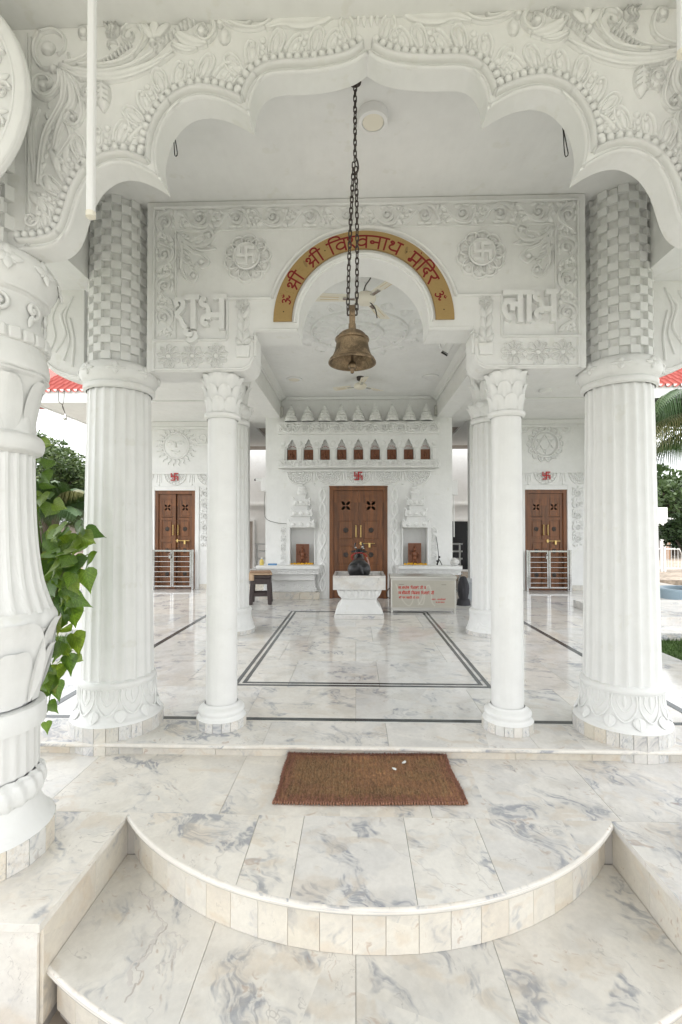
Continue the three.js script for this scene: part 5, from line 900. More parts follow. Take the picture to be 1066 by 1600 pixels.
function fan(px, py, r, a0, drop, label) {
  const d = ray(px, py), k = (3.78 - EYE) / d.y, t = thing('ceiling_fan', label, 'ceiling fan', [CAMX + d.x * k, 3.78, d.z * k]);
  obj('canopy', lathe([[.06, 0], [.055, -.05], [.02, -.07], [.0005, -.07]], 24), label.includes('nearer') ? M.iron : M.white, t); obj('down_rod', cyl(.011, .011, drop, 0, -drop / 2 - .04, 0, 10), M.white, t);
  obj('motor', lathe(smooth([[.0005, .045], [.05, .04], [.1, .015], [.105, -.02], [.08, -.05], [.0005, -.058]], 3), 32), M.cream, t, [0, -drop - .06, 0]);
  for (let i = 0; i < 3; i++) {
    const b = obj('blade', prism([[.16, -.05], [r, -.062], [r + .012, -.03], [r + .012, .03], [r, .062], [.16, .05]], .006, .001).rotateX(PI / 2).rotateX(.2), M.cream, t, [0, -drop - .07, 0], [0, a0 + i * PI * 2 / 3, 0]);
    obj('blade_arm', rbb(.07, .22, -.012, -.004, -.02, .02, .002), M.steel, b); obj('trim', [bb(.26, r - .06, -.0145, -.0125, -.028, -.024), bb(.26, r - .06, -.0015, .0005, .024, .028)].map((g) => g.rotateX(.2)), M.brass, b);
  }
}
{ const d = ray(571, 430), k = (3.78 - EYE) / d.y; tag(obj('fan_wire', [tube([[.01, 0, .05], [.05, -.05, .06], [.0, -.13, .05], [-.02, -.2, .06]], .006, 24, 5), tube([[-.02, -.24, .06], [.04, -.27, .02], [.1, -.3, -.08], [.12, -.36, -.14]], .006, 24, 5)], M.iron, scene, [CAMX + d.x * k, 3.78, d.z * k]), 'loose grey wires dangling beside the fan before the ceiling rose', 'wire'); }
fan(571, 430, .5, -.96, .16, 'cream ceiling fan behind the bell, in front of the ceiling rose');
fan(563, 589, .46, -1.42, .08, 'cream ceiling fan nearer the shrine front');
{ // camera on the ceiling
  const d = ray(694, 524), k = (3.78 - EYE) / d.y, t = thing('security_camera', 'white security camera with black lens hood under the hall ceiling', 'camera', [CAMX + d.x * k, 3.78, d.z * k]);
  obj('mount', cyl(.06, .055, .04, 0, -.02, 0, 20), M.steel, t); obj('arm', tube([[-.02, -.03, 0], [-.05, -.09, .0], [-.045, -.16, 0], [0, -.185, .01]], .013, 14, 8), M.white, t);
  const b = obj('body', rot(cyl(.046, .046, .17, 0, 0, 0, 20), .35, 0, -.55), M.white, t, [.05, -.16, .02]); obj('lens_hood', rot(cyl(.046, .046, .035, 0, -.085, 0, 20), .35, 0, -.55), M.black, b);
}
{ const t = thing('security_camera', 'tiny white camera on the shrine corner by the gap', 'camera', [-1.80, 2.14, -CZ - .1]); obj('body', rot(cyl(.03, .03, .11, 0, 0, 0, 14), 0, 0, PI / 2), M.white, t, [-.1, .1, 0]); obj('lens', ball(.024, -.165, .1, 0), M.black, t); obj('junction_box', rbb(-.05, .045, -.12, .14, -.05, .05, .01), M.white, t); const u = thing('junction_box', 'small white junction box on the shrine corner by the chest', 'box', [1.80, 2.0, -CZ - .1]); obj('cover', rbb(-.045, .06, -.06, .22, -.05, .05, .01), M.white, u); obj('conduit', cyl(.01, .01, .8, .0, -.45, 0, 8), M.white, u); }
for (const [px, py, L, l] of [[270, 190, .19, 'thin black wire loop hanging from the porch ceiling on the rod side'], [877, 176, .235, 'long black wire loop hanging from the porch ceiling on the palm side']]) {
  const d = ray(px, py), k = (capTop - EYE) / d.y, x = CAMX + d.x * k, z = d.z * k, s = L / .235;
  tag(obj('wire_loop', [tube([[0, 0, 0], [.006 * s, -.06 * s, 0], [.028 * s, -.18 * s, 0], [.032 * s, -.225 * s, .003], [.02 * s, -.235 * s, .004], [.014 * s, -.2 * s, .002], [.008 * s, -.1 * s, .004], [-.004, -.02, .002]], .0028, 36, 5), tube([[0, 0, 0], [-.006, -.015, .002], [-.004, -.03, .004]], .0028, 8, 5)], M.dark, scene, [x, capTop, z]), l, 'wire');
}
for (const [px, py, l, sx] of [[142, 340, 'thin white pipe hanging from the eave before the carved arch', 0], [1066.5, 88, 'short white pipe hanging from the eave at the palm side', 0]]) {
  const e = at(px, py, 1.36), t = thing('hanging_pipe', l, 'pipe', [e.x, e.y, -1.36]), L = 3.414 - e.y;
  obj('pipe', lathe([[.0105, 0], [.0125, .002], [.0125, L]], 20), M.white, t); obj('end_cap', lathe([[.0005, .0], [.0123, 0], [.0137, .001], [.0137, .016], [.0125, .017]], 20), M.cream, t);
}
// ---------------------------------------------------------------- coir doormat
{
  const t = thing('doormat', 'brown coir doormat with reddish worn edges on the landing', 'doormat', [.02, LAND, -2.695], .012), w = .98, dpt = .50, nx = 60, nz = 34, pos = [], idx = [];
  const edge = (u, v) => { const e = .006 * (fbm(u * 30, v * 30, 64, 201, 2) - .5); return e; };
  const hgt = (u, v) => .018 + .006 * (fbm(u * 9, v * 6, 32, 203, 3) - .5) + .003 * Math.sin(u * 190) * .5 + sst(.86, 1, v) * .012;
  for (let j = 0; j <= nz; j++) for (let i = 0; i <= nx; i++) { const u = i / nx, v = j / nz, wav = (u === 0 || u === 1 || v === 0 || v === 1); pos.push((u - .5) * w * (1 - .02 * v) + (wav ? rr(-.009, .009) : edge(u, v)) + .004 * Math.sin(v * 7), (wav ? .008 : hgt(u, v)), (.5 - v) * dpt + (wav ? rr(-.006, .006) : 0) + .007 * Math.sin(u * 5)); }
  for (let j = 0; j < nz; j++) for (let i = 0; i < nx; i++) { const a = j * (nx + 1) + i, b = a + nx + 1; idx.push(a, a + 1, b, b, a + 1, b + 1); }
  const g = new THREE.BufferGeometry(); g.setAttribute('position', new THREE.Float32BufferAttribute(pos, 3)); g.setIndex(idx); g.computeVertexNormals();
  obj('pile', g, M.coir, t); obj('backing', bb(-.478, .478, .0006, .006, -.24, .24), M.coir, t);
  const one = new THREE.ConeGeometry(.0016, .014, 3, 1); one.translate(0, .006, 0); one.deleteAttribute('uv');
  const fm = mat({ color: rgb(1, 1, 1), roughness: .9 }, false), n = 34000, im = new THREE.InstancedMesh(one, fm, n), m4 = new THREE.Matrix4(), q = new THREE.Quaternion(), e = new THREE.Euler(), col = new THREE.Color();
  for (let i = 0; i < n; i++) {
    const fringe = i < 8000, side = (rnd() * 4) | 0; let u = rnd(), v = rnd(); if (fringe) { if (side < 2) u = side ? rr(.975, 1.0) : rr(0, .025); else v = side === 2 ? rr(0, .05) : rr(.96, 1.0); } else u = (Math.floor(u * 58) + .5 + rr(-.32, .32)) / 58;
    const s = rr(.6, 1.3); m4.compose(V3((u - .5) * w * (1 - .02 * v) + .004 * Math.sin(v * 7), hgt(clamp(u, .01, .99), clamp(v, .01, .99)) - .004 - (fringe ? .004 : 0), (.5 - v) * dpt + .007 * Math.sin(u * 5)), q.setFromEuler(e.set(rr(-.9, .9), 0, rr(-.9, .9))), V3(s * 1.2, s, s * 1.2)); im.setMatrixAt(i, m4);
    const b = rr(.55, 1.35), em = Math.min(u, 1 - u, v * .5, (1 - v) * .55) + (fbm(u * 14, v * 9, 64, 211, 3) - .5) * .07, red = fringe ? 1 : 1 - sst(.035, .085, em) * (fbm(u * 6, v * 6, 32, 207, 3) > .6 ? .55 : .95); col.setRGB(lerp(.38, .36, red) * b, lerp(.25, .175, red) * b, lerp(.135, .12, red) * b); im.setColorAt(i, col);
  }
  im.name = 'coir_fibres'; im.userData.kind = 'stuff'; im.castShadow = true; t.add(im);
  const roll = []; for (let i = 0; i < 70; i++) { const u = i / 70; roll.push(new THREE.TorusGeometry(.009, .004, 5, 9).rotateY(PI / 2 + rr(-.4, .4)).scale(1, .8, 1).translate((u - .5) * w + rr(-.002, .002), .010, dpt / 2 - .004 + .007 * Math.sin(u * 5))); }
  obj('knotted_edge', roll, mat({ color: rgb(.30, .155, .10), roughness: .95 }), t);
  for (const [x, z, a, s] of [[.20, -.135, .5, 1], [.155, -.055, 1.7, .8]]) { const p = tag(obj('petal_scrap', petal(0, 0, 0, .038 * s, .010, .004, .5).rotateX(-PI / 2).rotateY(a), M.white, scene, [.02 + x, LAND + .028, -2.695 + z]), s === 1 ? 'larger white petal scrap lying on the doormat' : 'smaller white petal scrap lying on the doormat', 'petal'); }
}
// ---------------------------------------------------------------- bull on its pedestal
{
  const P = V3(.0, 0, -7.32), t = thing('marble_pedestal', 'white marble stepped pedestal under the black bull', 'pedestal', [P.x, 0, P.z]);
  obj('base', slabUV(rbb(-.36, .36, 0, .06, -.36, .36, .006)), marbles.floor[0], t);
  obj('lower_body', prism([[-.355, .0605], [.355, .0605], [.33, .13], [.27, .20], [.245, .27], [.255, .285], [-.255, .285], [-.245, .27], [-.27, .20], [-.33, .13]], .64, .012).translate(0, 0, .32), M.paint, t);
  obj('bowl', prism([[-.25, .286], [.25, .286], [.30, .34], [.325, .41], [.325, .425], [-.325, .425], [-.325, .41], [-.30, .34]], .66, .012).translate(0, 0, .33), M.paint, t);
  for (let i = 0; i < 6; i++) obj('petal_relief', petal(0, 0, -PI / 2, .12, .045, .02), M.paint, t, [-.25 + i * .1, .42, .33]);
  obj('block', slabUV(rbb(-.38, .38, .4255, .60, -.38, .38, .004)), marbles.floor[1], t);
  obj('tray_rim', [[-.38, -.345, -.38, .38], [.345, .38, -.38, .38], [-.3445, .3445, .345, .38], [-.3445, .3445, -.38, -.345]].map(([a, b, c, d]) => slabUV(rbb(a, b, .6005, .63, c, d, .003))), marbles.step[2], t);
  const b = thing('bull_statue', 'black stone bull sitting on the pedestal facing the shrine door', 'statue', [P.x, .6015, P.z + .02]);
  const el = (x, y, z, cx, cy, cz, rx, ry, rz) => { const a = (x - cx) / rx, c = (y - cy) / ry, d = (z - cz) / rz, k = Math.sqrt(a * a + c * c + d * d); return (k - 1) * Math.min(rx, ry, rz); };
  const cap = (x, y, z, a, q, r0, r1) => { const bx = q[0] - a[0], by = q[1] - a[1], bz = q[2] - a[2], k = clamp(((x - a[0]) * bx + (y - a[1]) * by + (z - a[2]) * bz) / (bx * bx + by * by + bz * bz), 0, 1); return Math.hypot(x - a[0] - bx * k, y - a[1] - by * k, z - a[2] - bz * k) - lerp(r0, r1, k); };
  const sm = (a, c, k) => { const h = clamp(.5 + .5 * (c - a) / k, 0, 1); return lerp(c, a, h) - k * h * (1 - h); };
  const body = (x, y, z) => { const X = Math.abs(x); let d = el(x, y, z, 0, .135, .03, .125, .135, .24); d = sm(d, el(X, y, z, .085, .10, .14, .085, .11, .12), .04); d = sm(d, el(x, y, z, 0, .26, -.10, .06, .07, .08), .05); d = sm(d, cap(x, y, z, [0, .20, -.16], [0, .315, -.24], .085, .062), .05); d = sm(d, el(x, y, z, 0, .335, -.275, .058, .06, .075), .03); d = sm(d, cap(x, y, z, [0, .325, -.30], [0, .29, -.37], .045, .036), .03); d = sm(d, cap(X, y, z, [.055, .355, -.255], [.12, .345, -.25], .02, .012), .015); d = sm(d, cap(X, y, z, [.10, .03, .18], [.12, .03, -.02], .04, .03), .02); d = sm(d, cap(X, y, z, [.08, .04, -.15], [.09, .025, -.30], .035, .028), .02); d = sm(d, cap(x, y, z, [0, .18, .26], [.06, .04, .27], .014, .012), .01); return Math.max(d, -y + .001); };
  obj('body', sdfMesh(body, [-.24, -.02, -.44], [.24, .46, .34], .011), M.black, b);
  for (const s of [-1, 1]) obj('horn', tube([[s * .035, .385, -.26], [s * .065, .425, -.262], [s * .06, .465, -.268], [s * .045, .485, -.27]], .011, 12, 8), M.black, b);
  const beads = []; for (let i = 0; i < 22; i++) { const a = i / 22 * PI * 2; beads.push(ball(.012, Math.sin(a) * .115, .27 + Math.cos(a) * .07, -.10 + Math.cos(a) * .06, 8, 6)); }
  obj('garland', beads, M.red, b); obj('tassel', [tube([[.115, .27, -.1], [.14, .2, -.06], [.15, .14, -.03]], .014, 12, 6), ball(.022, .15, .12, -.03)], mat({ color: rgb(.5, .3, .25), roughness: .8 }), b);
  obj('bells', [ball(.016, .055, .42, -.245), ball(.014, -.05, .41, -.245), ball(.012, .07, .395, -.24)], M.steel, b);
}
// ---------------------------------------------------------------- steel donation chest with red writing
{
  const c0 = at(611, 900, 7.5), c1 = at(713, 900, 7.5), w = c1.x - c0.x, t = thing('steel_chest', 'dull steel chest with red hand-painted writing beside the pedestal', 'chest', [(c0.x + c1.x) / 2, 0, -7.72], -.02), h = .57, d = .44;
  const c = document.createElement('canvas'); c.width = 1024; c.height = 512; const x = c.getContext('2d');
  x.fillStyle = '#b5b1a5'; x.fillRect(0, 0, 1024, 512);
  for (let i = 0; i < 5000; i++) { x.fillStyle = rnd() < .5 ? 'rgba(255,255,250,.05)' : 'rgba(90,88,80,.06)'; x.fillRect(rr(0, 1024), rr(0, 512), rr(4, 60), 1.2); }
  x.strokeStyle = 'rgba(226,224,214,.30)'; x.lineCap = 'round'; for (const pts of [[[60, 70], [120, 260], [210, 430], [280, 480], [340, 380], [330, 230], [280, 120], [230, 150]], [[430, 460], [480, 380], [560, 120], [600, 90], [640, 200], [660, 420], [700, 470]], [[420, 300], [450, 440], [500, 450], [540, 250]]]) { x.lineWidth = rr(14, 24); x.beginPath(); new THREE.CatmullRomCurve3(pts.map(([a, b]) => V3(a, b, 0))).getPoints(40).forEach((p, i) => i ? x.lineTo(p.x, p.y) : x.moveTo(p.x, p.y)); x.stroke(); }
  const write = (keys, X, Y, s) => { x.strokeStyle = '#b8241c'; x.lineWidth = s * .17; x.lineCap = 'butt'; strokesOf(keys, (st) => { x.beginPath(); const P = st.length === 2 ? st.map(([a, b]) => V3(a, b, 0)) : new THREE.CatmullRomCurve3(st.map(([a, b]) => V3(a, b, 0)), false, 'centripetal').getPoints(16); P.forEach((p, i) => { const q = [X + p.x * s * .92, Y - p.y * s]; i ? x.lineTo(...q) : x.moveTo(...q); }); x.stroke(); }); };
  write(['sva', 'stop', 'a', 'sha', 'o', 'ka', 'sp', 'vi', 'sha', 'va', 'ha', 'ra', 'e', 'sp', 'ja', 'ii', 'sp', 'va'], 100, 162, 48);
  write(['sva', 'stop', 'shra', 'ii', 'ma', 'ta', 'ii', 'sp', 'vi', 'va', 'ma', 'la', 'aa', 'sp', 'vi', 'sha', 'va', 'ha', 'ra', 'e', 'sp', 'ja', 'ii'], 100, 262, 50);
  write(['ka', 'ii', 'sp', 'pa', 'na', 'ya', 'sp', 'sva', 'ma', 'vi', 'ta', 'sp', 'ma', 'e', 'dot', 'sp', 'bha', 'e', 'ta'].filter((k) => G[k]), 110, 345, 38);
  write(['da', 'va', 'aa', 'ra', 'aa', 'sp', 'dash', 'sp', 'va', 'na', 'ta', 'aa', 'vi', 'sha', 'va', 'ha', 'ra', 'e'], 650, 370, 26); write(['na', 'ra', 'sp', 'ma', 'na', 'sp', 'va', 'ta', 'na', 'ja'], 715, 422, 24);
  x.fillStyle = '#3b3a36'; x.fillRect(108, 72, 86, 5); x.fillRect(812, 76, 76, 5);
  const tex = new THREE.CanvasTexture(c); tex.colorSpace = THREE.SRGBColorSpace;
  const plain = mat({ color: rgb(.56, .55, .51), metalness: .7, roughness: .38, roughnessMap: T.metal });
  obj('body', rbb(-w / 2, w / 2, .065, h - .04, -d / 2, d / 2, .006), plain, t);
  obj('lid', rbb(-w / 2 - .012, w / 2 + .012, h - .0395, h, -d / 2 - .012, d / 2 + .014, .006), plain, t);
  const fp = new THREE.BoxGeometry(w - .05, h - .15, .004); obj('front_panel', fp, mat({ map: tex, metalness: .45, roughness: .42 }, false), t, [0, .295, d / 2 + .0025]);
  for (const sx of [-1, 1]) for (const sz of [-1, 1]) obj('leg', rbb(sx * (w / 2 - .02) - .018, sx * (w / 2 - .02) + .018, 0, .0645, sz * (d / 2 - .02) - .018, sz * (d / 2 - .02) + .018, .003), plain, t);
  obj('lower_rail', rbb(-w / 2 + .04, w / 2 - .04, .035, .0645, d / 2 - .02, d / 2 - .002, .003), plain, t);
  obj('side_handle', tube([[-w / 2 - .005, .35, -.06], [-w / 2 - .04, .3, -.05], [-w / 2 - .04, .22, .05], [-w / 2 - .005, .2, .06]], .008, 14, 6), M.iron, t);
}
{ // plastic stool with folded cloth
  const p = at(409, 930, 8.45), t = thing('plastic_stool', 'dark brown plastic stool by the shrine ledge', 'stool', [p.x, 0, -8.4], .12), w = .37, h = .50;
  obj('seat', rbox(w, .05, w, .02, 0, h - .025, 0, 3), M.plasticBrown, t);
  for (const sx of [-1, 1]) for (const sz of [-1, 1]) { const g = rbox(.07, h - .052, .07, .015, 0, 0, 0, 2), q = g.attributes.position; for (let i = 0; i < q.count; i++) { const y = q.getY(i); q.setX(i, q.getX(i) - sx * y * .06); q.setZ(i, q.getZ(i) - sz * y * .06); } g.computeVertexNormals(); obj('leg', g, M.plasticBrown, t, [sx * (w / 2 - .035), (h - .052) / 2, sz * (w / 2 - .035)]); }
  obj('apron', [rbb(-w / 2 + .03, w / 2 - .03, h - .15, h - .05, w / 2 - .03, w / 2 - .012, .006), rbb(-w / 2 + .03, w / 2 - .03, h - .15, h - .05, -w / 2 + .012, -w / 2 + .03, .006), rbb(-w / 2 + .012, -w / 2 + .03, h - .15, h - .05, -w / 2 + .03, w / 2 - .03, .006), rbb(w / 2 - .03, w / 2 - .012, h - .15, h - .05, -w / 2 + .03, w / 2 - .03, .006)], M.plasticBrown, t);
  obj('crossbar', [rbb(-w / 2 + .02, w / 2 - .02, .14, .2, w / 2 - .03, w / 2 - .015, .006), rbb(-w / 2 + .02, w / 2 - .02, .14, .2, -w / 2 + .015, -w / 2 + .03, .006)], M.plasticBrown, t);
  const cl = thing('folded_cloth', 'folded brown cloth with a cardboard sheet on the stool', 'cloth', [p.x - .01, h + .001, -8.4], .2);
  const fold = (wd, dp, y, hh, m, nm) => { const g = new RoundedBoxGeometry(wd, hh, dp, 4, hh * .45), q = g.attributes.position; for (let i = 0; i < q.count; i++) { q.setY(i, q.getY(i) + y + hh / 2 + .008 * (fbm(q.getX(i) * 20 + 9, q.getZ(i) * 20 + 9, 64, 301, 2) - .5)); } g.computeVertexNormals(); obj(nm, g, m, cl); };
  fold(.40, .34, .004, .03, mat({ color: rgb(.5, .36, .24), roughness: .9 }), 'cardboard'); fold(.36, .28, .036, .03, M.cloth, 'cloth');
  const g = new THREE.PlaneGeometry(.12, .1, 8, 6), q = g.attributes.position; for (let i = 0; i < q.count; i++) q.setZ(i, .02 * Math.sin(q.getX(i) * 50) + .2 ); g.computeVertexNormals(); obj('hanging_end', g, mat({ color: rgb(.5, .36, .24), roughness: .9 }), cl, [-.17, -.03, 0]);
}
// small things on the ledges
{
  const ly = cp(0, 882)[1], Lz = -CZ + .2;
  const bo = thing('oil_bottle', 'small yellow oil bottle on the ledge by the stool', 'bottle', [-1.78, ly, Lz]); obj('bottle', lathe(smooth([[.0005, 0], [.035, 0], [.038, .02], [.036, .08], [.02, .1], [.015, .115]], 2), 18), mat({ color: rgb(.65, .5, .12), roughness: .3 }), bo); obj('cap', cyl(.017, .017, .02, 0, .126, 0, 12), M.white, bo);
  tag(obj('incense_packet', rbb(-.08, .08, 0, .03, -.03, .03, .004), M.blue, scene, [-1.58, ly + .001, Lz]), 'small blue packet lying on the ledge by the stool', 'packet');
  const st = thing('wire_stand', 'thin black wire stand leaning on the ledge above the chest', 'stand', [1.47, ly, Lz - .06]); obj('rod', tube([[0, .05, 0], [-.005, .25, -.02], [-.03, .52, -.08]], .006, 14, 6), M.dark, st); for (const a of [0, 2.1, 4.2]) obj('leg', tube([[0, .12, 0], [Math.cos(a) * .03, .07, Math.sin(a) * .03], [Math.cos(a) * .06, .005, Math.sin(a) * .05]], .008, 10, 6), M.dark, st); obj('clip', [ball(.022, .01, .15, 0), rbox(.05, .03, .03, .006, -.02, .08, .01)], M.dark, st);
  const bagG = new THREE.IcosahedronGeometry(.075, 4), q = bagG.attributes.position; for (let i = 0; i < q.count; i++) { const v = V3().fromBufferAttribute(q, i), k = .75 + .5 * fbm(v.x * 14 + 20, v.y * 14 + v.z * 9 + 20, 64, 311, 3); q.setXYZ(i, v.x * k * 1.2, Math.max(-.062, v.y * k), v.z * k); } bagG.computeVertexNormals();
  tag(obj('plastic_bag', toCreasedNormals(bagG, .4), mat({ color: rgb(.62, .62, .6), roughness: .35 }), scene, [1.74, ly + .064, Lz + .04]), 'crumpled pale plastic bag on the ledge by the gap', 'bag');
  const bin = thing('grey_bin', 'plain grey box bin standing beyond the chest', 'bin', [2.05, 0, -8.9]); obj('body', rbb(-.17, .17, 0, .33, -.17, .17, .01), mat({ color: rgb(.32, .34, .35), roughness: .5 }), bin); obj('lid', rbb(-.18, .18, .331, .38, -.18, .18, .012), mat({ color: rgb(.38, .4, .41), roughness: .5 }), bin);
  const pk = thing('dark_bundle', 'small dark bundle wedged between chest and bin', 'bundle', [1.80, 0, -8.32]); const bg = new THREE.IcosahedronGeometry(.15, 4), bq = bg.attributes.position; for (let i = 0; i < bq.count; i++) { const v = V3().fromBufferAttribute(bq, i), k = .7 + .6 * fbm(v.x * 9 + 30, v.y * 9 + v.z * 7 + 30, 64, 331, 3); bq.setXYZ(i, v.x * k * .6, v.y * k * 1.6 + .24, v.z * k * .8); } bg.computeVertexNormals(); const dm = mat({ color: rgb(.03, .03, .035), roughness: .7 }); obj('sack', bg, dm, pk); obj('knot', ball(.03, 0, .44, 0, 10, 8).scale(1, 1, 1), dm, pk); obj('foot', cyl(.1, .12, .1, 0, .05, 0, 14), dm, pk);
  tag(obj('wall_wire', tube([[-1.76, 2.0, .012], [-1.77, 1.7, .014], [-1.74, 1.5, .012], [-1.55, 1.42, .010], [-1.35, 1.40, .01]], .004, 30, 5), M.iron, scene, [0, 0, -CZ]), 'thin wire drooping across the shrine wall from the small camera', 'wire');
}
// ---------------------------------------------------------------- plants
function leafShape(L, W, fold) {           // pointed heart leaf, root at the origin, along +y, folded on its midrib
  const out = [[0, 0], [.16, -.08], [.36, -.04], [.50, .10], [.47, .28], [.36, .44], [.24, .60], [.12, .78], [.045, .92], [0, 1.05]];
  const pos = [], uv = [], idx = [], n = out.length;
  out.forEach(([x, y], i) => { const c = (yy) => -.16 * L * yy * yy; const y0 = clamp(y, 0, 1.05); pos.push(0, y0 * L, c(y0)); uv.push(.5, y0 * .9 + .05); for (const s of [-1, 1]) for (const k of [.55, 1]) { const yy = lerp(y0, y, k); pos.push(s * x * k * W, yy * L, fold * W * x * k + c(Math.max(0, yy)) + (k === 1 ? .035 * W * Math.sin(i * 2.3 + s) : 0)); uv.push(.5 + s * x * k * .95, yy * .9 + .05); } });
  for (let i = 0; i < n - 1; i++) { const a = i * 5, b = a + 5; idx.push(a, a + 3, b, b, a + 3, b + 3, a + 3, a + 4, b + 3, b + 3, a + 4, b + 4, a, b, a + 1, a + 1, b, b + 1, a + 1, b + 1, a + 2, a + 2, b + 1, b + 2); }
  const g = new THREE.BufferGeometry(); g.setAttribute('position', new THREE.Float32BufferAttribute(pos, 3)); g.setAttribute('uv', new THREE.Float32BufferAttribute(uv, 2)); g.setIndex(idx); g.computeVertexNormals(); return g;
}
{
  const t = thing('climbing_vine', 'leafy green vine with heart-shaped leaves climbing between the two columns', 'vine', [-1.78, LAND, -2.62]);
  const veins = dataTex(128, (u, v) => { const x = Math.abs(u - .5), y = (v - .05) / .9, mid = sst(.016, .004, x); let side = 0; for (let i = 0; i < 5; i++) { const r = .04 + i * .17, d = Math.abs(y - r - x * 1.0) / 1.4; side = Math.max(side, sst(.016, .003, d) * .7); } const n = fbm(u * 10, v * 10, 10, 401, 4), f = fbm(u * 40, v * 40, 40, 405, 2); const k = .80 + n * .25 + (f - .5) * .16, e = Math.max(mid, side) * .32; return [(k + e) * 225, (k + e * .7) * 225, (k + e) * 215]; });
  const vm = (r, g, b, tr) => { const m = leafMat(r, g, b, tr); m.map = veins; m.roughness = .42; return m; };
  obj('stem', [tube([[-.2, .0, .0], [-.16, .35, .02], [-.1, .7, .0], [.0, 1.0, -.02], [-.03, 1.3, .0], [-.05, 1.6, .02], [-.06, 1.9, 0]], .011, 40, 6), tube([[-.22, 0, -.03], [-.13, .4, -.05], [-.02, .8, -.03], [.08, 1.05, .02], [.18, 1.25, .05]], .008, 30, 6), tube([[0, 1.0, -.02], [.08, .85, .06], [.07, .7, .08], [.05, .52, .1]], .006, 24, 6)], mat({ color: rgb(.10, .12, .04), roughness: .8 }), t);
  const gs = [leafShape(.165, .14, .25), leafShape(.14, .12, .45), leafShape(.12, .105, .1), leafShape(.10, .085, .3)], ms = [vm(.25, .44, .04, .42), vm(.18, .35, .035, .38), vm(.36, .54, .055, .5), vm(.12, .26, .03, .3), vm(.44, .53, .07, .5)];
  const put = (x, y, z, s, tilt, turn, roll, g, m) => { const o = obj('leaf', g, m, t, [x, y, z]); o.rotation.order = 'YXZ'; o.rotation.set(tilt, turn, roll); o.scale.setScalar(s); };
  const tw = [];
  for (let i = 0; i < 250; i++) {
    const y = LAND * -1 + lerp(.40, 1.78, rnd()), yy = y + LAND, cx = yy > .95 && yy < 1.34 ? .05 : yy > 1.34 ? -.11 : yy < .5 ? -.06 : .0, wide = yy > .95 && yy < 1.34 ? .17 : yy > 1.34 ? .08 : yy < .5 ? .06 : .11;
    if (yy > 1.34 && rnd() < .5) continue;
    const x = cx + rr(-1, 1) * wide, z = rr(-.15, .13); put(x, y, z, rr(.55, 1.05), PI + rr(-1.0, .1), rr(-1.0, 1.0), rr(-1.3, .7), gs[(rnd() * 4) | 0], ms[rnd() < .06 ? 4 : (rnd() * 4) | 0]);
    if (i % 4 === 0) tw.push(tube([[x, y, z], [x * .6, y - .05, z * .6], [x * .25, y - .14, z * .3]], .0028, 6, 4));
  }
  obj('leaf_stalks', tw, ms[1], t);
  for (const [px, py, d, s, roll, mi] of [[122, 836, 2.66, 1.05, 1.15, 2], [100, 846, 2.64, 1.0, .2, 0], [84, 786, 2.6, .8, 1.2, 2], [66, 772, 2.6, .9, .5, 2], [90, 880, 2.6, 1.0, .1, 0], [112, 885, 2.66, 1.0, -.3, 1], [118, 868, 2.7, .9, .3, 1], [66, 738, 2.62, .8, .8, 1], [112, 950, 2.66, .9, .4, 0], [100, 960, 2.62, .9, -.2, 1], [115, 990, 2.66, .85, .4, 2], [95, 1005, 2.6, .9, -.1, 0], [105, 1025, 2.64, .8, .3, 1], [75, 1100, 2.6, .6, 1.0, 1], [72, 1128, 2.6, .4, .2, 0], [56, 705, 2.62, .8, .8, 0], [74, 828, 2.56, .9, 1.0, 2], [80, 835, 2.62, .9, -.2, 3], [70, 870, 2.6, .9, .1, 1], [85, 930, 2.6, .9, .5, 3], [104, 915, 2.6, .9, .2, 2], [62, 690, 2.6, .6, 1.3, 2]]) {
    const p = at(px, py, d); put(p.x + 1.78, p.y - LAND, p.z + 2.62, s, PI + rr(-.35, .1) - .15, rr(-.35, .35), -roll, gs[(mi + (px | 0)) % 3], ms[mi]);
  }
}
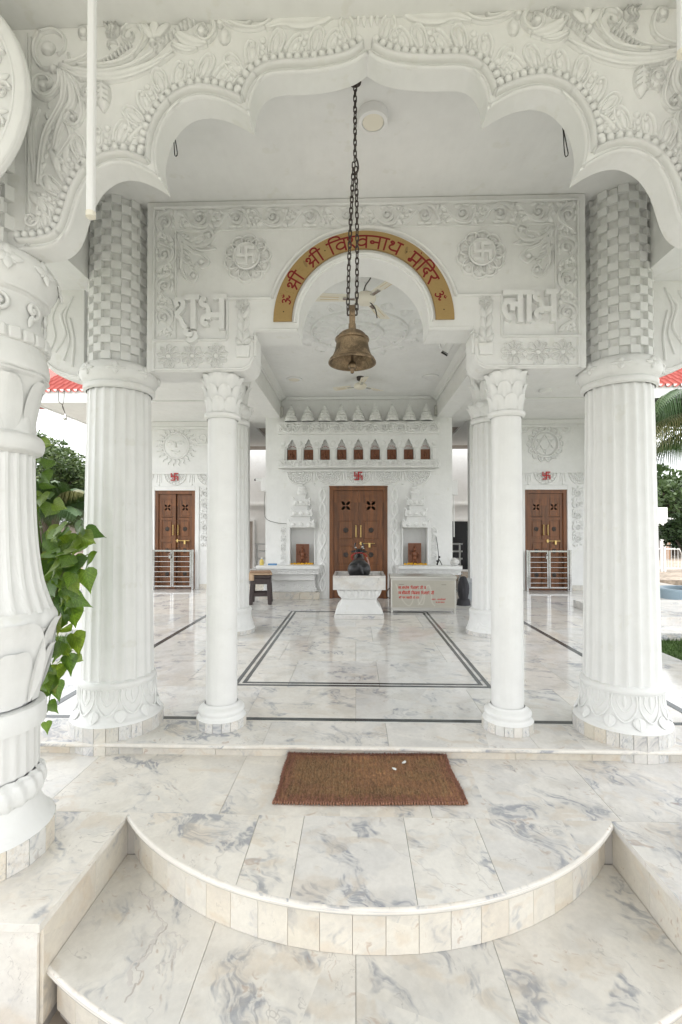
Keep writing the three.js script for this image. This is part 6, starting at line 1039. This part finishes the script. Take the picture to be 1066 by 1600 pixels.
function crownTree(name, label, group, x, z, h, rx, ry, n, mats, leaf = .28, y0 = -.2) {
  const t = thing(name, label, 'tree', [x, y0, z], 0, group);
  const limbs = [tube([[0, 0, 0], [.08 * rx, h * .25, 0], [-.03 * rx, h * .5, .05], [0, h * .78, 0]], .035 * h, 14, 8)]; const tips = [];
  for (let i = 0; i < 9; i++) { const a = i * 2.4, k = rr(.35, .8), e = [Math.cos(a) * rx * k, h * rr(.55, .95), Math.sin(a) * rx * k]; tips.push(e); limbs.push(tube([[0, h * rr(.3, .5), 0], [e[0] * .45, h * .6, e[2] * .45], e], .011 * h, 8, 5)); }
  obj('trunk', limbs, M.bark, t);
  const cl = Array.from({ length: 26 }, (_, i) => i < 9 ? tips[i] : (() => { const a = rr(0, 6.3), e = rr(-.7, 1), k = Math.pow(rnd(), .4); return [Math.cos(a) * rx * k * Math.sqrt(1 - e * e * .8), h - ry + e * ry, Math.sin(a) * rx * k * Math.sqrt(1 - e * e * .8)]; })());
  mats.forEach((m, mi) => {
    const pos = [], nor = [];
    for (let i = 0; i < n / mats.length; i++) {
      const c = cl[(rnd() * cl.length) | 0], R = rx * .30, v = V3(rr(-1, 1), rr(-1, 1), rr(-1, 1)); if (v.length() > 1) v.normalize(); const p = V3(c[0] + v.x * R, c[1] + v.y * R * .75, c[2] + v.z * R);
      const a = V3(rr(-1, 1), rr(-.6, .6), rr(-1, 1)).normalize().multiplyScalar(leaf * rr(.6, 1.2)), b = V3(rr(-1, 1), rr(-1, .2), rr(-1, 1)).normalize().multiplyScalar(leaf * .45), q = p.clone().add(a), mm = p.clone().addScaledVector(a, .5);
      const e = mm.clone().add(b), f = mm.clone().sub(b); pos.push(p.x, p.y, p.z, e.x, e.y, e.z, q.x, q.y, q.z, p.x, p.y, p.z, q.x, q.y, q.z, f.x, f.y, f.z);
    }
    const g = new THREE.BufferGeometry(); g.setAttribute('position', new THREE.Float32BufferAttribute(pos, 3)); g.computeVertexNormals(); void nor; obj('crown', g, m, t);
  });
  return t;
}
const lm = [leafMat(.085, .14, .035, .3), leafMat(.06, .105, .03, .25), leafMat(.13, .19, .05, .35)];
// trees
crownTree('broad_tree', 'pale green broad-crowned tree beyond the lawn, behind the vine', null, -13.4, -20, 5.2, 2.1, 1.7, 15000, lm, .15);
crownTree('broad_tree', 'dense dark tree lower beside the pale green one', null, -11.6, -22, 4.0, 2.2, 1.6, 13000, [lm[1], lm[0], lm[2]], .15);
crownTree('broad_tree', 'large tree at the edge of the garden behind the turned column', null, -16.5, -21, 5.0, 2.4, 1.9, 13000, lm, .16);
crownTree('broad_tree', 'dark tree by the compound gate beyond the palm', null, 15.5, -24, 4.2, 2.6, 1.8, 7000, [lm[1], lm[0]], .26);
crownTree('broad_tree', 'rounded tree behind the white boundary building', null, 19.5, -26, 5.2, 2.6, 2, 6000, lm, .28);
function palm(x, z, h, n, L, label, y0, droop = 1, leafW = .026) {
  const t = thing('palm_tree', label, 'palm', [x, y0, z]);
  const tr = []; for (let i = 0; i <= 24; i++) { const u = i / 24; tr.push([lerp(.17, .11, u) + (i % 2 ? .012 : 0), h * u]); } obj('trunk', lathe(tr, 16), M.bark, t);
  const ms = [leafMat(.05, .11, .03, .25), leafMat(.075, .14, .035, .3), leafMat(.16, .16, .05, .3)];
  for (let i = 0; i < n; i++) {
    const a = i * 2.399 + rr(-.2, .2), el = rr(.1, 1.2), pos = [], P = [];
    for (let k = 0; k <= 16; k++) { const u = k / 16, e = el - u * u * (1.1 + el * .7) * droop, last = P[k - 1] || V3(0, h, 0); P.push(k ? last.clone().add(V3(Math.cos(a) * Math.cos(e), Math.sin(e), Math.sin(a) * Math.cos(e)).multiplyScalar(L / 16)) : last); }
    const c = new THREE.CatmullRomCurve3(P), nl = 46;
    for (let k = 3; k < nl; k++) for (const s of [-1, 1]) {
      const u = k / nl, p = c.getPoint(u), tg = c.getTangent(u), side = V3().crossVectors(tg, V3(0, 1, 0)).normalize().multiplyScalar(s), ll = L * .42 * Math.sin(PI * (.12 + u * .82)) * rr(.85, 1.1);
      const d1 = side.clone().multiplyScalar(.75).addScaledVector(tg, .55).add(V3(0, -.25, 0)).normalize(), m = p.clone().addScaledVector(d1, ll * .5).add(V3(0, .0, 0)), e = m.clone().addScaledVector(d1, ll * .3).add(V3(0, -ll * .55, 0)), w = tg.clone().multiplyScalar(leafW * .5);
      const q = [p.clone().sub(w), p.clone().add(w), m.clone().add(w), m.clone().sub(w)]; for (const v of [q[0], q[1], q[2], q[0], q[2], q[3], q[3], q[2], e]) pos.push(v.x, v.y, v.z);
    }
    const g = new THREE.BufferGeometry(); g.setAttribute('position', new THREE.Float32BufferAttribute(pos, 3)); g.computeVertexNormals();
    const f = obj('frond', g, ms[i % 9 === 8 ? 2 : i % 2], t); obj('frond_rib', tube(P.filter((_, k) => k % 2 === 0), .012, 16, 5), ms[1], f);
  }
}
palm(6.75, -8.9, 3.25, 34, 2.1, 'tall palm with drooping feathery fronds beside the lawn side column', -.1, 1.25);
palm(-11.2, -17.5, 1.9, 20, 2.2, 'low palm with long fronds below the trees beyond the vine', -.1, .8, .05);
{ // clipped little tree in a blue ring
  const p = V3(6.1, 0, -9.3), t = crownTree('clipped_tree', 'small dark clipped tree in a blue round planter ring', null, p.x + .12, p.z, 1.62, .52, .42, 5200, [lm[1], leafMat(.035, .075, .02, .2)], .085, -.02);
  const c = thing('round_planter', 'blue painted round kerb ring round the clipped tree', 'planter', [p.x + .12, -.02, p.z]);
  obj('kerb', lathe([[.36, 0], [.50, 0], [.50, .18], [.48, .2], [.40, .2], [.38, .18], [.36, 0]], 48), mat({ color: rgb(.36, .48, .58), roughness: .6, map: T.paint }), c); obj('soil', cyl(.37, .37, .1, 0, .08, 0, 40), M.bark, c);
}
{ // gate, fence and boundary building on the right
  const t = thing('white_boundary_building', 'white flat-roofed outbuilding beyond the palm', 'building', [13.5, -.02, -21]);
  obj('roof_slab', bb(-4, .5, 1.45, 1.78, -3, 0), M.farWhite, t); obj('upper_wall', bb(-4, .2, 1.781, 2.25, -3, -.6), M.farWhite, t); for (const x of [-3.2, -1.2, .0]) obj('pillar', rbb(x - .12, x + .12, 0, 1.449, -.6, -.3, .01), mat({ color: rgb(.4, .25, .16), roughness: .8 }), t); obj('rear_wall', bb(-4, .25, 0, 1.449, -3, -2.9), M.stoneWall, t);
  const g = thing('boundary_gate', 'pale iron gate with diagonal brace beyond the garden', 'gate', [9.35, -.02, -15]);
  for (const x of [-.9, -.05, .05, .9]) obj('post', rbb(x - .03, x + .03, 0, 1.35, -.03, .03, .005), M.white, g); for (const y of [.1, .7, 1.3]) for (const s of [-1, 1]) obj('rail', rbb(s < 0 ? -.869 : .081, s < 0 ? -.081 : .869, y - .02, y + .02, -.018, .018, .004), M.white, g);
  for (const s of [-1, 1]) { obj('brace', tube([[s * .1, 1.28, 0], [s * .86, .12, 0]], .016, 2, 6), M.white, g); for (let i = 0; i < 7; i++) obj('bar', cyl(.008, .008, 1.16, 0, 0, 0, 6), M.white, g, [s * (.17 + i * .1), .7, -.03]); }
  const pl = thing('gate_pillar', 'white masonry gate pillar beyond the garden', 'pillar', [8.25, -.02, -15]); obj('shaft', rbb(-.16, .16, 0, 1.45, -.16, .16, .01), M.farWhite, pl); obj('cap', rbb(-.2, .2, 1.451, 1.53, -.2, .2, .01), M.farWhite, pl);
  const w = thing('boundary_wall', 'low grey stone boundary wall closing the courtyard', 'wall', [0, -.02, -26]); obj('wall', bb(-30, 30, 0, 1.5, -.2, 0), M.stoneWall, w); obj('coping', rbb(-30, 30, 1.501, 1.58, -.26, .06, .01), M.farWhite, w);
}
{ const p = at(101, 640, 8.45), t = thing('bulb_cable', 'thin cable with a bulb holder hanging below the red tiled eave', 'cable', [p.x, 3.6, -8.5]); obj('cable', [tube([[-.1, .2, .06], [-.1, 0, .06], [-.05, -.06, .04], [-.02, -.16, .03], [0, -.22, .03]], .006, 24, 5), tube([[.0, .2, .06], [-.01, 0, .06], [-.04, -.1, .05], [0, -.2, .03]], .005, 20, 5)], M.iron, t); obj('holder', lathe(smooth([[.0005, 0], [.03, .02], [.036, .06], [.02, .1], [.012, .13]], 2), 14), M.steel, t, [0, -.35, .03]); }

renderer.render(scene, camera);
